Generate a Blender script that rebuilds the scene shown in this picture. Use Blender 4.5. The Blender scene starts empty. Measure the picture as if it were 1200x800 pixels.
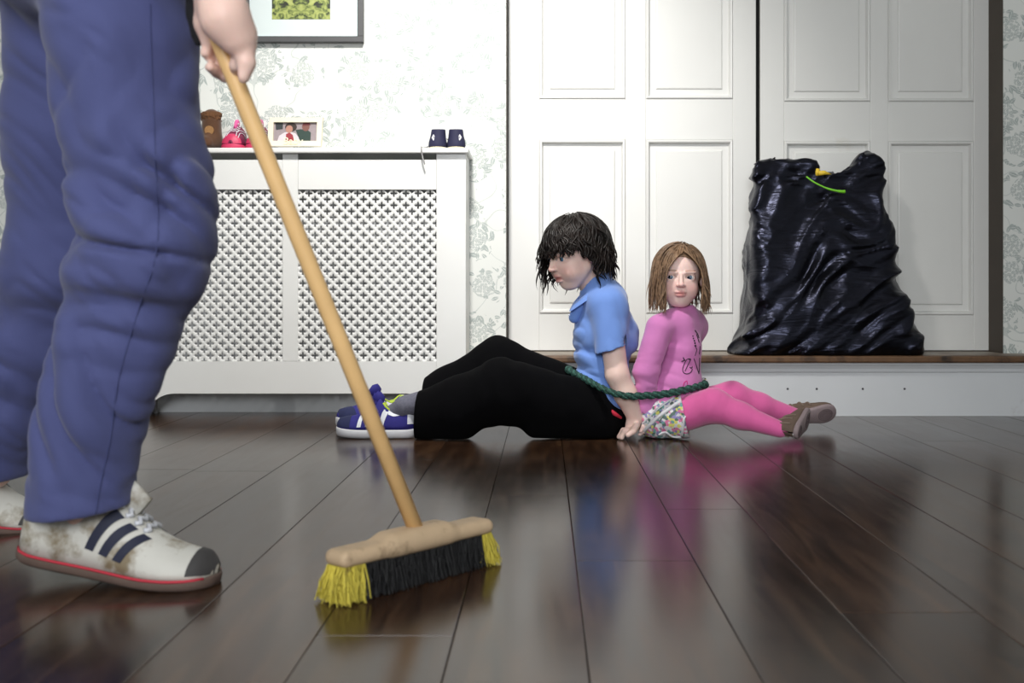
import bpy, bmesh, math, random
import numpy as np
from mathutils import Vector, Matrix, Quaternion
from mathutils.bvhtree import BVHTree

random.seed(7); np.random.seed(7)
S = bpy.context.scene
C = S.collection
F = 35.0 / 36.0 * 1200.0           # focal length in pixels
CX, CY, CZ = 638.0, 345.0, 0.425   # vanishing point of the floor boards, camera height

# ------------------------------------------------------------------ camera
cam_d = bpy.data.cameras.new('camera'); cam = bpy.data.objects.new('camera', cam_d)
C.objects.link(cam); S.camera = cam
cam.location = (0, 0, CZ); cam.rotation_euler = (math.pi/2, 0, 0)
cam_d.sensor_width = 36; cam_d.lens = 35
cam_d.shift_x = -(CX-600)/1200; cam_d.shift_y = (CY-400)/1200
cam_d.clip_start = 0.05
cam_d.dof.use_dof = True; cam_d.dof.focus_distance = 2.95; cam_d.dof.aperture_fstop = 5.6

# ------------------------------------------------------------------ world, lights, exposure
W = bpy.data.worlds.new('sky'); S.world = W; W.use_nodes = True
bg = W.node_tree.nodes['Background']; bg.inputs[0].default_value = (0.78, 0.86, 1.0, 1); bg.inputs[1].default_value = 1.0
def area(name, loc, rot, sx, sy, power, col):
    l = bpy.data.lights.new(name, 'AREA'); l.shape = 'RECTANGLE'; l.size = sx; l.size_y = sy
    l.energy = power; l.color = col
    o = bpy.data.objects.new(name, l); C.objects.link(o); o.location = loc; o.rotation_euler = rot
    return o
# daylight entering through the window in the wall behind the camera
area('window_daylight', (-0.30, -1.97, 1.55), (math.radians(90), 0, 0), 1.75, 1.15, 62, (0.97, 0.985, 1.0))
def spot(name, loc, target, power, angle, blend, col, r=.06):
    l = bpy.data.lights.new(name, 'SPOT'); l.energy = power; l.spot_size = math.radians(angle); l.spot_blend = blend
    l.color = col; l.shadow_soft_size = r
    o = bpy.data.objects.new(name, l); C.objects.link(o); o.location = loc
    o.rotation_euler = (Vector(target)-Vector(loc)).to_track_quat('-Z', 'Y').to_euler()
    return o
spot('wall_glow_spot', (-0.30, 2.0, 2.42), (-0.30, 3.62, 0.90), 190, 80, 1.0, (1.0, 0.975, 0.93), .12)  # added spot, not a known room lamp: makes the bright glow mid-wall
S.view_settings.view_transform = 'Standard'; S.view_settings.look = 'None'
S.view_settings.gamma = 1.0; S.view_settings.use_curve_mapping = False
S.view_settings.exposure = 0.62

# ------------------------------------------------------------------ helpers
def P(px, py, Y):
    return Vector(((px-CX)/F*Y, Y, CZ-(py-CY)/F*Y))
def PX(px, Y): return (px-CX)/F*Y
def PZ(py, Y): return CZ-(py-CY)/F*Y
def lin(r, g, b):
    f = lambda c: (c/255/12.92) if c/255 <= 0.04045 else ((c/255+0.055)/1.055)**2.4
    return (f(r), f(g), f(b), 1.0)

class N:
    """small node-tree helper"""
    def __init__(s, name):
        s.m = bpy.data.materials.new(name); s.m.use_nodes = True
        s.t = s.m.node_tree; s.b = s.t.nodes['Principled BSDF']; s.out = s.t.nodes['Material Output']
    def n(s, typ, **kw):
        x = s.t.nodes.new(typ)
        for k, v in kw.items(): setattr(x, k, v)
        return x
    def l(s, a, b): s.t.links.new(a, b)
    def math(s, op, a, b=None, c=None, clamp=False):
        x = s.n('ShaderNodeMath', operation=op); x.use_clamp = clamp
        for i, v in enumerate((a, b, c)):
            if v is None: continue
            if isinstance(v, (int, float)): x.inputs[i].default_value = v
            else: s.l(v, x.inputs[i])
        return x.outputs[0]
    def coord(s, which='Object', scale=None, rot=None):
        x = s.n('ShaderNodeTexCoord').outputs[which]
        if scale or rot:
            mp = s.n('ShaderNodeMapping'); s.l(x, mp.inputs[0])
            if scale: mp.inputs['Scale'].default_value = scale
            if rot: mp.inputs['Rotation'].default_value = rot
            x = mp.outputs[0]
        return x
    def noise(s, vec, scale, detail=3, rough=.5, dist=0):
        x = s.n('ShaderNodeTexNoise'); x.inputs['Scale'].default_value = scale
        x.inputs['Detail'].default_value = detail; x.inputs['Roughness'].default_value = rough
        x.inputs['Distortion'].default_value = dist
        if vec is not None: s.l(vec, x.inputs['Vector'])
        return x.outputs['Fac']
    def mix(s, fac, a, b, typ='MIX'):
        x = s.n('ShaderNodeMix', data_type='RGBA', blend_type=typ)
        for i, v in ((0, fac), (6, a), (7, b)):
            if isinstance(v, (int, float)): x.inputs[i].default_value = v
            elif isinstance(v, (tuple, list)): x.inputs[i].default_value = v
            else: s.l(v, x.inputs[i])
        return x.outputs[2]
    def ramp(s, fac, stops):
        x = s.n('ShaderNodeValToRGB'); s.l(fac, x.inputs[0]); e = x.color_ramp.elements
        while len(e) < len(stops): e.new(0.5)
        for k, (p, c) in enumerate(stops): e[k].position = p; e[k].color = c if len(c) == 4 else (*c, 1)
        return x.outputs[0]
    def bump(s, h, strength=.3, dist=.002):
        x = s.n('ShaderNodeBump'); x.inputs['Strength'].default_value = strength; x.inputs['Distance'].default_value = dist
        s.l(h, x.inputs['Height']); s.l(x.outputs[0], s.b.inputs['Normal'])

MATS = {}
def M(name, rgb, rough=.6, var=.12, vscale=12, bump=.0, bscale=200, metallic=0, spec=.5, sheen=0, coat=0, attr=None, dirt=None, sss=0):
    """procedural material: base colour with noise variation, optional dirt patches and fine relief"""
    if name in MATS: return MATS[name]
    t = N(name); c = lin(*rgb); co = t.coord()
    base = t.n('ShaderNodeVertexColor', layer_name=attr).outputs[0] if attr else c
    nf = t.noise(co, vscale, 4)
    k = t.math('MULTIPLY_ADD', nf, 2*var, 1-var)
    h = t.n('ShaderNodeHueSaturation'); t.l(k, h.inputs['Value'])
    if attr: t.l(base, h.inputs['Color'])
    else: h.inputs['Color'].default_value = c
    col = h.outputs[0]
    if dirt:
        dn = t.ramp(t.noise(co, dirt[1], 5, .6), [(dirt[2], (0, 0, 0)), (min(1, dirt[2]+.18), (1, 1, 1))])
        col = t.mix(dn, col, lin(*dirt[0]))
    t.l(col, t.b.inputs['Base Color'])
    t.b.inputs['Roughness'].default_value = rough; t.b.inputs['Metallic'].default_value = metallic
    t.b.inputs['Specular IOR Level'].default_value = spec
    if sheen: t.b.inputs['Sheen Weight'].default_value = sheen; t.b.inputs['Sheen Roughness'].default_value = .5
    if coat: t.b.inputs['Coat Weight'].default_value = coat; t.b.inputs['Coat Roughness'].default_value = .08
    if sss:
        t.b.inputs['Subsurface Weight'].default_value = sss; t.b.inputs['Subsurface Radius'].default_value = (1, .35, .2)
        t.b.inputs['Subsurface Scale'].default_value = .006
    if bump: t.bump(t.noise(co, bscale, 3), bump, .001)
    MATS[name] = t.m
    return t.m

def tag(o, label=None, cat=None, group=None, kind=None):
    if label: o['label'] = label
    if cat: o['category'] = cat
    if group: o['group'] = group
    if kind: o['kind'] = kind
    return o
def empty(name, loc=(0, 0, 0), label=None, cat=None, group=None):
    o = bpy.data.objects.new(name, None); C.objects.link(o); o.location = loc
    o.empty_display_size = .05
    return tag(o, label, cat, group)
def link(name, me, mat=None, parent=None, smooth=False):
    o = bpy.data.objects.new(name, me); C.objects.link(o)
    if mat is not None:
        for m in (mat if isinstance(mat, (list, tuple)) else [mat]): me.materials.append(m)
    if smooth: me.shade_smooth()
    if parent is not None:
        o.parent = parent
        # geometry is written in world space: keep it there
        p = parent; loc = Vector((0, 0, 0))
        while p is not None: loc += p.location; p = p.parent
        o.location = -loc
    return o
def fast_mesh(name, v, q, tris=False):
    v = np.asarray(v, dtype=np.float32); q = np.asarray(q, dtype=np.int32); k = q.shape[1]
    me = bpy.data.meshes.new(name)
    me.vertices.add(len(v)); me.vertices.foreach_set('co', v.ravel())
    me.loops.add(q.size); me.loops.foreach_set('vertex_index', q.ravel())
    me.polygons.add(len(q)); me.polygons.foreach_set('loop_start', np.arange(0, q.size, k, dtype=np.int32))
    me.polygons.foreach_set('loop_total', np.full(len(q), k, dtype=np.int32))
    me.update(calc_edges=True); me.validate()
    return me
class B:
    """bmesh collector"""
    def __init__(s): s.bm = bmesh.new()
    def box(s, x0, x1, y0, y1, z0, z1, bev=0, mi=0):
        r = bmesh.ops.create_cube(s.bm, size=1); vs = r['verts']
        for v in vs: v.co = Vector(((x0+x1)/2+v.co.x*(x1-x0), (y0+y1)/2+v.co.y*(y1-y0), (z0+z1)/2+v.co.z*(z1-z0)))
        fs = list({f for v in vs for f in v.link_faces})
        for f in fs: f.material_index = mi
        if bev:
            es = list({e for v in vs for e in v.link_edges})
            bmesh.ops.bevel(s.bm, geom=es, offset=bev, segments=2, affect='EDGES', profile=.5)
        return s
    def poly(s, pts, faces, mi=0):
        vs = [s.bm.verts.new(p) for p in pts]
        for f in faces:
            try: s.bm.faces.new([vs[i] for i in f]).material_index = mi
            except ValueError: pass
        return s
    def prism(s, pts2, y0, y1, mi=0):
        """polygon in XZ extruded along Y"""
        n = len(pts2)
        a = [(p[0], y0, p[1]) for p in pts2]; b = [(p[0], y1, p[1]) for p in pts2]
        s.poly(a+b, [list(range(n))[::-1], list(range(n, 2*n))]+[[i, (i+1) % n, n+(i+1) % n, n+i] for i in range(n)], mi)
        return s
    def tube(s, pts, r, sides=8, mi=0, cap=True, flat=None):
        pts = [Vector(p) for p in pts]; n = len(pts)
        rs = r if isinstance(r, (list, tuple)) else [r]*n
        up = None; rings = []
        for i, p in enumerate(pts):
            t = (pts[min(i+1, n-1)]-pts[max(i-1, 0)]).normalized()
            if up is None:
                up = Vector((0, 0, 1)) if abs(t.z) < .9 else Vector((1, 0, 0))
            up = (up-t*up.dot(t)).normalized(); sd = t.cross(up)
            fl = flat or 1
            rings.append([s.bm.verts.new(p+(sd*math.cos(a)*fl+up*math.sin(a))*rs[i]) for a in [2*math.pi*k/sides for k in range(sides)]])
        for i in range(n-1):
            for k in range(sides):
                s.bm.faces.new([rings[i][k], rings[i][(k+1) % sides], rings[i+1][(k+1) % sides], rings[i+1][k]]).material_index = mi
        if cap:
            s.bm.faces.new(rings[0][::-1]).material_index = mi; s.bm.faces.new(rings[-1]).material_index = mi
        return s
    def sphere(s, c, r, seg=12, mi=0):
        rr = r if isinstance(r, (tuple, list)) else (r, r, r)
        res = bmesh.ops.create_uvsphere(s.bm, u_segments=seg, v_segments=max(6, seg//2), radius=1)
        for v in res['verts']: v.co = Vector((c[0]+v.co.x*rr[0], c[1]+v.co.y*rr[1], c[2]+v.co.z*rr[2]))
        for f in {f for v in res['verts'] for f in v.link_faces}: f.material_index = mi
        return s
    def obj(s, name, mat, parent=None, smooth=False):
        bmesh.ops.recalc_face_normals(s.bm, faces=s.bm.faces)
        me = bpy.data.meshes.new(name); s.bm.to_mesh(me); s.bm.free()
        return link(name, me, mat, parent, smooth)
def catmull(pts, n):
    pts = [Vector(p) for p in pts]; out = []
    for i in range(len(pts)-1):
        p0 = pts[max(i-1, 0)]; p1 = pts[i]; p2 = pts[i+1]; p3 = pts[min(i+2, len(pts)-1)]
        for k in range(n):
            t = k/n
            out.append(.5*((2*p1)+(p2-p0)*t+(2*p0-5*p1+4*p2-p3)*t*t+(3*p1-p0-3*p2+p3)*t**3))
    out.append(pts[-1]); return out

# ------------------------------------------------------------------ signed-distance sculpting
_perm = np.random.RandomState(3).rand(64, 64, 64).astype(np.float32)
def vnoise(p):
    i = np.floor(p).astype(np.int32); f = (p-i).astype(np.float32); f = f*f*(3-2*f)
    i &= 63; j = (i+1) & 63
    x0, y0, z0 = i.T; x1, y1, z1 = j.T; fx, fy, fz = f.T
    g = _perm
    a = g[x0, y0, z0]*(1-fx)+g[x1, y0, z0]*fx; b = g[x0, y1, z0]*(1-fx)+g[x1, y1, z0]*fx
    c = g[x0, y0, z1]*(1-fx)+g[x1, y0, z1]*fx; d = g[x0, y1, z1]*(1-fx)+g[x1, y1, z1]*fx
    return (a*(1-fy)+b*fy)*(1-fz)+(c*(1-fy)+d*fy)*fz
def smin(a, b, k):
    if k <= 0: return np.minimum(a, b)
    h = np.clip(.5+.5*(b-a)/k, 0, 1)
    return b*(1-h)+a*h-k*h*(1-h)
def A3(v): return np.array(v, dtype=np.float32)
def cap(a, b, r1, r2=None):
    a = A3(a); b = A3(b); ba = b-a; L = float(ba@ba)+1e-12; r2 = r1 if r2 is None else r2
    def f(p):
        pa = p-a; h = np.clip(pa@ba/L, 0, 1)
        q = pa-h[:, None]*ba
        return np.sqrt(np.einsum('ij,ij->i', q, q))-(r1+(r2-r1)*h)
    return f
def ell(c, r, R=None):
    c = A3(c); r = A3(r); R = None if R is None else np.array(R, dtype=np.float32)
    def f(p):
        q = p-c
        if R is not None: q = q@R         # columns of R are the local axes
        k0 = np.sqrt(np.einsum('ij,ij->i', q/r, q/r)); q2 = q/(r*r)
        k1 = np.sqrt(np.einsum('ij,ij->i', q2, q2))+1e-9
        return k0*(k0-1)/k1
    return f
def rbox(c, h, rad, R=None):
    c = A3(c); h = A3(h)-rad; R = None if R is None else np.array(R, dtype=np.float32)
    def f(p):
        q = p-c
        if R is not None: q = q@R
        q = np.abs(q)-h
        return np.sqrt((np.maximum(q, 0)**2).sum(1))+np.minimum(q.max(1), 0)-rad
    return f
def half(pt, n):
    pt = A3(pt); n = A3(Vector(n).normalized())
    return lambda p: (p-pt)@n
class Sdf:
    def __init__(s): s.ops = []
    def add(s, f, k=.01): s.ops.append((0, f, k)); return s
    def sub(s, f, k=.005): s.ops.append((1, f, k)); return s
    def cut(s, pt, n, k=.004): s.ops.append((2, half(pt, n), k)); return s     # keeps the side opposite to n
    def disp(s, f): s.ops.append((3, f, 0)); return s
    def chain(s, pts, rs, k=.02):
        for i in range(len(pts)-1): s.add(cap(pts[i], pts[i+1], rs[i], rs[i+1]), k)
        return s
    def ev(s, p):
        d = None
        for o, f, k in s.ops:
            if o == 3: d = d+f(p); continue
            v = f(p)
            if d is None: d = v
            elif o == 0: d = smin(d, v, k)
            elif o == 1: d = -smin(-d, v, k)
            else: d = -smin(-d, -v, k)
        return d
    def mesh(s, lo, hi, h, margin=.012, relax=1):
        bs = 8; lo = np.array(lo, float); nb = np.ceil((np.array(hi)-lo)/(h*bs)).astype(int)+1
        bi = np.stack(np.meshgrid(*[np.arange(n) for n in nb], indexing='ij'), -1).reshape(-1, 3)
        cen = lo+(bi+.5)*bs*h
        d = s.ev(cen.astype(np.float32)); bi = bi[np.abs(d) < bs*h*.90+margin]
        g = np.arange(bs+1); gg = np.stack(np.meshgrid(g, g, g, indexing='ij'), -1)      # 9,9,9,3
        vals = np.full((len(bi), (bs+1)**3), .2, np.float32); g3 = gg.reshape(-1, 3)
        cen = (lo+(bi+.5)*bs*h).astype(np.float32); rad = bs*h*.87
        for o, f, k in s.ops:                      # each shape is only evaluated in the blocks it can reach
            if o == 3:
                lim = getattr(f, 'reach', None)
                need = np.ones(len(bi), bool) if lim is None else np.linalg.norm(cen-lim[0], axis=1) < lim[1]+rad
            else: need = np.abs(f(cen))-rad < .035+k if o == 2 else f(cen)-rad*1.3 < .035+k
            if o == 2: need = np.ones(len(bi), bool)
            idx = np.nonzero(need)[0]
            for a in range(0, len(idx), 300):
                ix = idx[a:a+300]
                p = (lo+(bi[ix][:, None, :]*bs+g3)*h).astype(np.float32).reshape(-1, 3)
                v = f(p).reshape(len(ix), -1); d = vals[ix]
                vals[ix] = d+v if o == 3 else smin(d, v, k) if o == 0 else -smin(-d, v, k) if o == 1 else -smin(-d, -v, k)
        vals = vals.reshape(len(bi), bs+1, bs+1, bs+1)
        dim = (nb*bs+2).astype(np.int64)
        key = lambda c: (c[..., 0].astype(np.int64)*dim[1]+c[..., 1])*dim[2]+c[..., 2]
        sg = vals < 0
        cs = [(x, y, z) for x in (0, 1) for y in (0, 1) for z in (0, 1)]
        sl = lambda arr, x, y, z: arr[:, x:x+bs, y:y+bs, z:z+bs]
        cnt = sum(sl(sg, *c).astype(np.int8) for c in cs)
        act = (cnt > 0) & (cnt < 8)
        w = np.nonzero(act)
        cv = {c: sl(vals, *c)[w] for c in cs}
        acc = np.zeros((len(w[0]), 3)); num = np.zeros(len(w[0]))
        for c in cs:
            for ax in range(3):
                if c[ax]: continue
                e = list(c); e[ax] = 1; e = tuple(e)
                va, vb = cv[c], cv[e]; m = (va < 0) != (vb < 0)
                t = np.where(m, va/(va-vb+1e-20), 0)
                pt = np.tile(np.array(c, float), (len(t), 1)); pt[:, ax] = t
                acc[m] += pt[m]; num[m] += 1
        cell = bi[w[0]]*bs+np.stack(w[1:], -1)
        V = lo+(cell+acc/num[:, None])*h
        K = key(cell); order = np.argsort(K); Ks = K[order]
        def look(c):
            k = key(c); pos = np.clip(np.searchsorted(Ks, k), 0, len(Ks)-1)
            ok = Ks[pos] == k
            return order[pos], ok
        Q = []
        for ax in range(3):
            e = [0, 0, 0]; e[ax] = 1
            a = sl(sg, 0, 0, 0); b = sl(sg, *e); m = a != b; ww = np.nonzero(m)
            pt = bi[ww[0]]*bs+np.stack(ww[1:], -1)
            u = [0, 0, 0]; v = [0, 0, 0]; u[(ax+1) % 3] = 1; v[(ax+2) % 3] = 1; u = np.array(u); v = np.array(v)
            ids = []; ok = np.ones(len(pt), bool)
            for c in (pt-u-v, pt-v, pt, pt-u):
                i_, o_ = look(c); ids.append(i_); ok &= o_
            q = np.stack(ids, -1); fl = a[ww]
            q = np.where(fl[:, None], q, q[:, ::-1])
            Q.append(q[ok])
        Q = np.concatenate(Q)
        for _ in range(relax):
            sm = np.zeros_like(V); n = np.zeros(len(V))
            for i in range(4):
                np.add.at(sm, Q[:, i], V[Q[:, (i+1) % 4]]+V[Q[:, (i-1) % 4]]); np.add.at(n, Q[:, i], 2)
            V = np.where(n[:, None] > 0, V*.4+.6*sm/np.maximum(n, 1)[:, None], V)
        return V, Q
    def obj(s, name, lo, hi, h, mat, parent=None, color=None, relax=1, margin=.012):
        V, Q = s.mesh(lo, hi, h, margin, relax)
        me = fast_mesh(name, V, Q)
        if color is not None:
            col = color(V.astype(np.float32)); ca = me.color_attributes.new('col', 'FLOAT_COLOR', 'POINT')
            ca.data.foreach_set('color', np.concatenate([col, np.ones((len(V), 1))], 1).astype(np.float32).ravel())
        return link(name, me, mat, parent, True)
# ================================================================== THE SETTING
YW, YD, YCOV, YSTEP, YPIER = 3.62, 3.74, 3.45, 3.48, 3.33     # wall, doors, radiator cover, step riser, pier
XL, XR, YF, ZC = -2.7, 2.7, -2.0, 2.5

def wood_floor():
    t = N('dark_floor_wood'); oi = t.n('ShaderNodeObjectInfo'); tc = t.n('ShaderNodeTexCoord').outputs['Object']
    sh = t.n('ShaderNodeVectorMath', operation='ADD'); t.l(tc, sh.inputs[0])
    cmb = t.n('ShaderNodeCombineXYZ'); r7 = t.math('MULTIPLY', oi.outputs['Random'], 37.0)
    t.l(r7, cmb.inputs[0]); t.l(r7, cmb.inputs[1]); t.l(cmb.outputs[0], sh.inputs[1])
    mp = t.n('ShaderNodeMapping'); mp.inputs['Scale'].default_value = (16, 1.6, 1); t.l(sh.outputs[0], mp.inputs[0])
    g = t.noise(mp.outputs[0], 2.2, 6, .62, .8)
    big = t.noise(sh.outputs[0], 3.0, 3)
    col = t.ramp(g, [(.25, lin(30, 19, 13)), (.5, lin(58, 39, 27)), (.75, lin(86, 61, 42))])
    v = t.math('MULTIPLY_ADD', oi.outputs['Random'], .5, .72)
    hs = t.n('ShaderNodeHueSaturation'); t.l(col, hs.inputs['Color']); t.l(v, hs.inputs['Value']); hs.inputs['Saturation'].default_value = 1.0
    knot = t.n('ShaderNodeTexVoronoi'); knot.inputs['Scale'].default_value = 3.2; t.l(sh.outputs[0], knot.inputs['Vector'])
    kf = t.math('LESS_THAN', knot.outputs['Distance'], .035)
    c2 = t.mix(kf, hs.outputs[0], lin(20, 14, 11))
    t.l(c2, t.b.inputs['Base Color'])
    ro = t.math('MULTIPLY_ADD', big, .12, .10); ro = t.math('MULTIPLY_ADD', g, .08, ro)
    t.l(ro, t.b.inputs['Roughness']); t.b.inputs['Specular IOR Level'].default_value = .45
    t.bump(t.math('MULTIPLY_ADD', big, 3.0, g), .08, .0008)
    return t.m
def wallpaper(name='floral_wallpaper', base=(226, 228, 224), ink=(150, 162, 160)):
    t = N(name); co = t.coord()
    sep = t.n('ShaderNodeSeparateXYZ'); t.l(co, sep.inputs[0])
    flat = t.n('ShaderNodeCombineXYZ'); t.l(t.math('ADD', sep.outputs[0], sep.outputs[1]), flat.inputs[0]); t.l(sep.outputs[2], flat.inputs[1])
    vec = flat.outputs[0]
    def leaves(scale, ln, wd, off):
        ad = t.n('ShaderNodeVectorMath', operation='ADD'); t.l(vec, ad.inputs[0]); ad.inputs[1].default_value = (off, off*.7, 0)
        vo = t.n('ShaderNodeTexVoronoi'); vo.voronoi_dimensions = '2D'; vo.inputs['Scale'].default_value = scale; vo.inputs['Randomness'].default_value = .8
        t.l(ad.outputs[0], vo.inputs['Vector'])
        d = t.n('ShaderNodeVectorMath', operation='SUBTRACT'); t.l(ad.outputs[0], d.inputs[0]); t.l(vo.outputs['Position'], d.inputs[1])
        rt = t.n('ShaderNodeVectorRotate', rotation_type='Z_AXIS'); t.l(d.outputs[0], rt.inputs['Vector'])
        sc = t.n('ShaderNodeSeparateColor'); t.l(vo.outputs['Color'], sc.inputs[0])
        t.l(t.math('MULTIPLY', sc.outputs[0], 6.28), rt.inputs['Angle'])
        s2 = t.n('ShaderNodeSeparateXYZ'); t.l(rt.outputs[0], s2.inputs[0])
        x = t.math('DIVIDE', s2.outputs[0], ln)
        wmax = t.math('MULTIPLY', t.math('SUBTRACT', 1.0, t.math('POWER', t.math('ABSOLUTE', x), 1.6)), wd)
        inside = t.math('LESS_THAN', t.math('ABSOLUTE', s2.outputs[1]), wmax)
        rib = t.math('GREATER_THAN', t.math('ABSOLUTE', s2.outputs[1]), .0009)
        return t.math('MULTIPLY', inside, rib), vo
    wob = t.n('ShaderNodeTexNoise'); wob.inputs['Scale'].default_value = 14; t.l(vec, wob.inputs['Vector'])
    wv = t.n('ShaderNodeVectorMath', operation='MULTIPLY_ADD'); t.l(wob.outputs['Color'], wv.inputs[0]); wv.inputs[1].default_value = (.035, .035, 0); t.l(vec, wv.inputs[2])
    cl = t.n('ShaderNodeTexVoronoi'); cl.voronoi_dimensions = '2D'; cl.inputs['Scale'].default_value = 6.6; cl.inputs['Randomness'].default_value = .55
    t.l(wv.outputs[0], cl.inputs['Vector']); dd = cl.outputs['Distance']
    l1, _ = leaves(26, .021, .0085, 0.0); l2, v2 = leaves(34, .016, .0065, 3.7)
    fl, _ = leaves(105, .0068, .0044, 9.1)
    m_flow = t.math('LESS_THAN', dd, .27)
    m_leaf = t.math('MULTIPLY', t.math('GREATER_THAN', dd, .25), t.math('LESS_THAN', dd, .50))
    leaf = t.math('MULTIPLY', t.math('MAXIMUM', l1, l2), m_leaf)
    pick = t.math('GREATER_THAN', t.noise(vec, 11, 1), .47)
    leaf = t.math('MULTIPLY', leaf, pick)
    flow = t.math('MULTIPLY', fl, m_flow)
    stn = t.noise(vec, 7.0, 1, .4)
    band = t.math('LESS_THAN', t.math('ABSOLUTE', t.math('SUBTRACT', stn, .5)), .006)
    band = t.math('MULTIPLY', band, t.math('GREATER_THAN', dd, .27))
    ink_m = t.math('MAXIMUM', t.math('MULTIPLY', t.math('MAXIMUM', leaf, flow), .85), t.math('MULTIPLY', band, .45))
    hatch = t.math('MULTIPLY_ADD', t.noise(vec, 160, 2), .7, .5)
    c = t.mix(t.math('MULTIPLY', ink_m, hatch, clamp=True), lin(*base), lin(*ink))
    t.l(c, t.b.inputs['Base Color']); t.b.inputs['Roughness'].default_value = .7; t.b.inputs['Specular IOR Level'].default_value = .2
    t.bump(t.noise(vec, 300, 2), .08, .0005)
    return t.m
M_FLOOR = wood_floor(); M_PAPER = wallpaper()
M_WHITE = M('white_gloss_paint', (232, 232, 230), .32, .03, 5, .05, 60)
M_DOOR = M('white_door_paint', (226, 226, 223), .38, .04, 3, .06, 50, dirt=((196, 186, 165), 2.2, .66))
M_SKIRT = M('white_skirting_paint', (214, 217, 220), .4, .06, 4, .06, 50, dirt=((168, 164, 158), 7, .66))
M_DARK = M('dark_gap', (16, 15, 15), .8)
M_OAK = M('worn_brown_nosing', (104, 76, 52), .5, .35, 30, .2, 80, dirt=((48, 36, 28), 14, .5))
M_CEIL = M('ceiling_paint', (225, 225, 222), .8, .02)
M_REVEAL = M('brown_reveal_paint', (74, 64, 54), .6, .2, 8)

# floor: sub-floor slab with every board a piece of its own
floor = B().box(XL, XR, YF, YW+.2, -.06, -.012).obj('floor', M_DARK); tag(floor, kind='structure')
lines = [-1.06, -.85, -.655, -.46, -.285, -.113, .05, .24, .395, .58]
while lines[0] > XL: lines.insert(0, lines[0]-random.uniform(.17, .21))
while lines[-1] < XR: lines.append(lines[-1]+random.uniform(.16, .20))
for i in range(len(lines)-1):
    x0, x1 = max(XL, lines[i]), min(XR, lines[i+1])
    dz = random.uniform(-.0006, .0)
    ys = [YF]; y = YF+random.uniform(.4, 1.6)
    while y < YW-.5: ys.append(y); y += random.uniform(1.3, 2.3)
    ys.append(YW)
    for a, b in zip(ys[:-1], ys[1:]):
        B().box(x0+.0006, x1-.0006, a+.0002, b-.0002, -.018, dz, bev=.0009).obj('floor_board', M_FLOOR, floor)

# walls (the back wall is open where the doors stand)
XDL, XDR, ZTOP = PX(593, YW), PX(1176, YW), 2.24
bw = B().box(XL, XDL, YW, YW+.12, 0, ZC).box(XDR, XR, YW, YW+.12, 0, ZC).box(XDL, XDR, YW, YW+.12, ZTOP, ZC)
tag(bw.obj('wall_back', M_PAPER), kind='structure')
tag(B().box(XDL-.02, XDL+.001, YW+.004, YD+.05, .2, ZTOP+.02).box(XDR-.001, XDR+.02, YW+.004, YD+.05, .2, ZTOP+.02)
    .box(XDL, XDR, YW+.004, YD+.05, ZTOP-.001, ZTOP+.02).obj('trim_2', M_REVEAL), kind='structure')
tag(B().box(XDL-.2, XDR+.2, YD+.06, YD+.10, 0, ZC).obj('wall_cupboard_back', M_DARK), kind='structure')
XP = PX(60, YPIER)
tag(B().box(XL, XP, YPIER, YW+.12, 0, ZC).obj('wall_pier', M_PAPER), kind='structure')
tag(B().box(XL-.12, XL, YF-.12, YW+.12, 0, ZC).obj('wall_left', M_PAPER), kind='structure')
tag(B().box(XR, XR+.12, YF-.12, YW+.12, 0, ZC).obj('wall_right', M_PAPER), kind='structure')
tag(B().box(XL, XR, YF-.12, YW+.2, ZC, ZC+.1).obj('ceiling', M_CEIL), kind='structure')
# wall behind the camera with the window the daylight comes through
wx0, wx1, wz0, wz1 = -1.20, .60, .95, 2.15
tag(B().box(XL, wx0, YF-.12, YF, 0, ZC).box(wx1, XR, YF-.12, YF, 0, ZC).box(wx0, wx1, YF-.12, YF, 0, wz0).box(wx0, wx1, YF-.12, YF, wz1, ZC)
    .obj('wall_front', M_PAPER), kind='structure')
win = B().box(wx0, wx0+.05, YF-.1, YF-.05, wz0, wz1).box(wx1-.05, wx1, YF-.1, YF-.05, wz0, wz1).box(wx0, wx1, YF-.1, YF-.05, wz0, wz0+.05)\
    .box(wx0, wx1, YF-.1, YF-.05, wz1-.05, wz1).box((wx0+wx1)/2-.02, (wx0+wx1)/2+.02, YF-.1, YF-.05, wz0, wz1).obj('window_1', M_WHITE)
tag(win, kind='structure')
B().box(wx0-.06, wx1+.06, YF-.01, YF+.02, wz0-.04, wz0, bev=.004).obj('window_sill', M_WHITE, win)

# skirting boards
def skirting(name, x0, x1, y, h=.155, t=.018):
    pr = [(0, 0), (t, 0), (t, h-.045), (t-.004, h-.040), (t-.003, h-.030), (t-.006, h-.02), (t-.008, h-.008), (t-.013, h), (0, h)]
    b = B(); n = len(pr)
    pts = [(x0, y-p[0], p[1]) for p in pr]+[(x1, y-p[0], p[1]) for p in pr]
    b.poly(pts, [list(range(n)), list(range(2*n-1, n-1, -1))]+[[i, n+i, n+(i+1) % n, (i+1) % n] for i in range(n)])
    return tag(b.obj(name, M_SKIRT), kind='structure')
skirting('baseboard_back', XP, XDL-.02, YW)
skirting('baseboard_pier', XL, XP+.018, YPIER, .172)
skirting('baseboard_right', XDR+.45, XR, YW)

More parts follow.
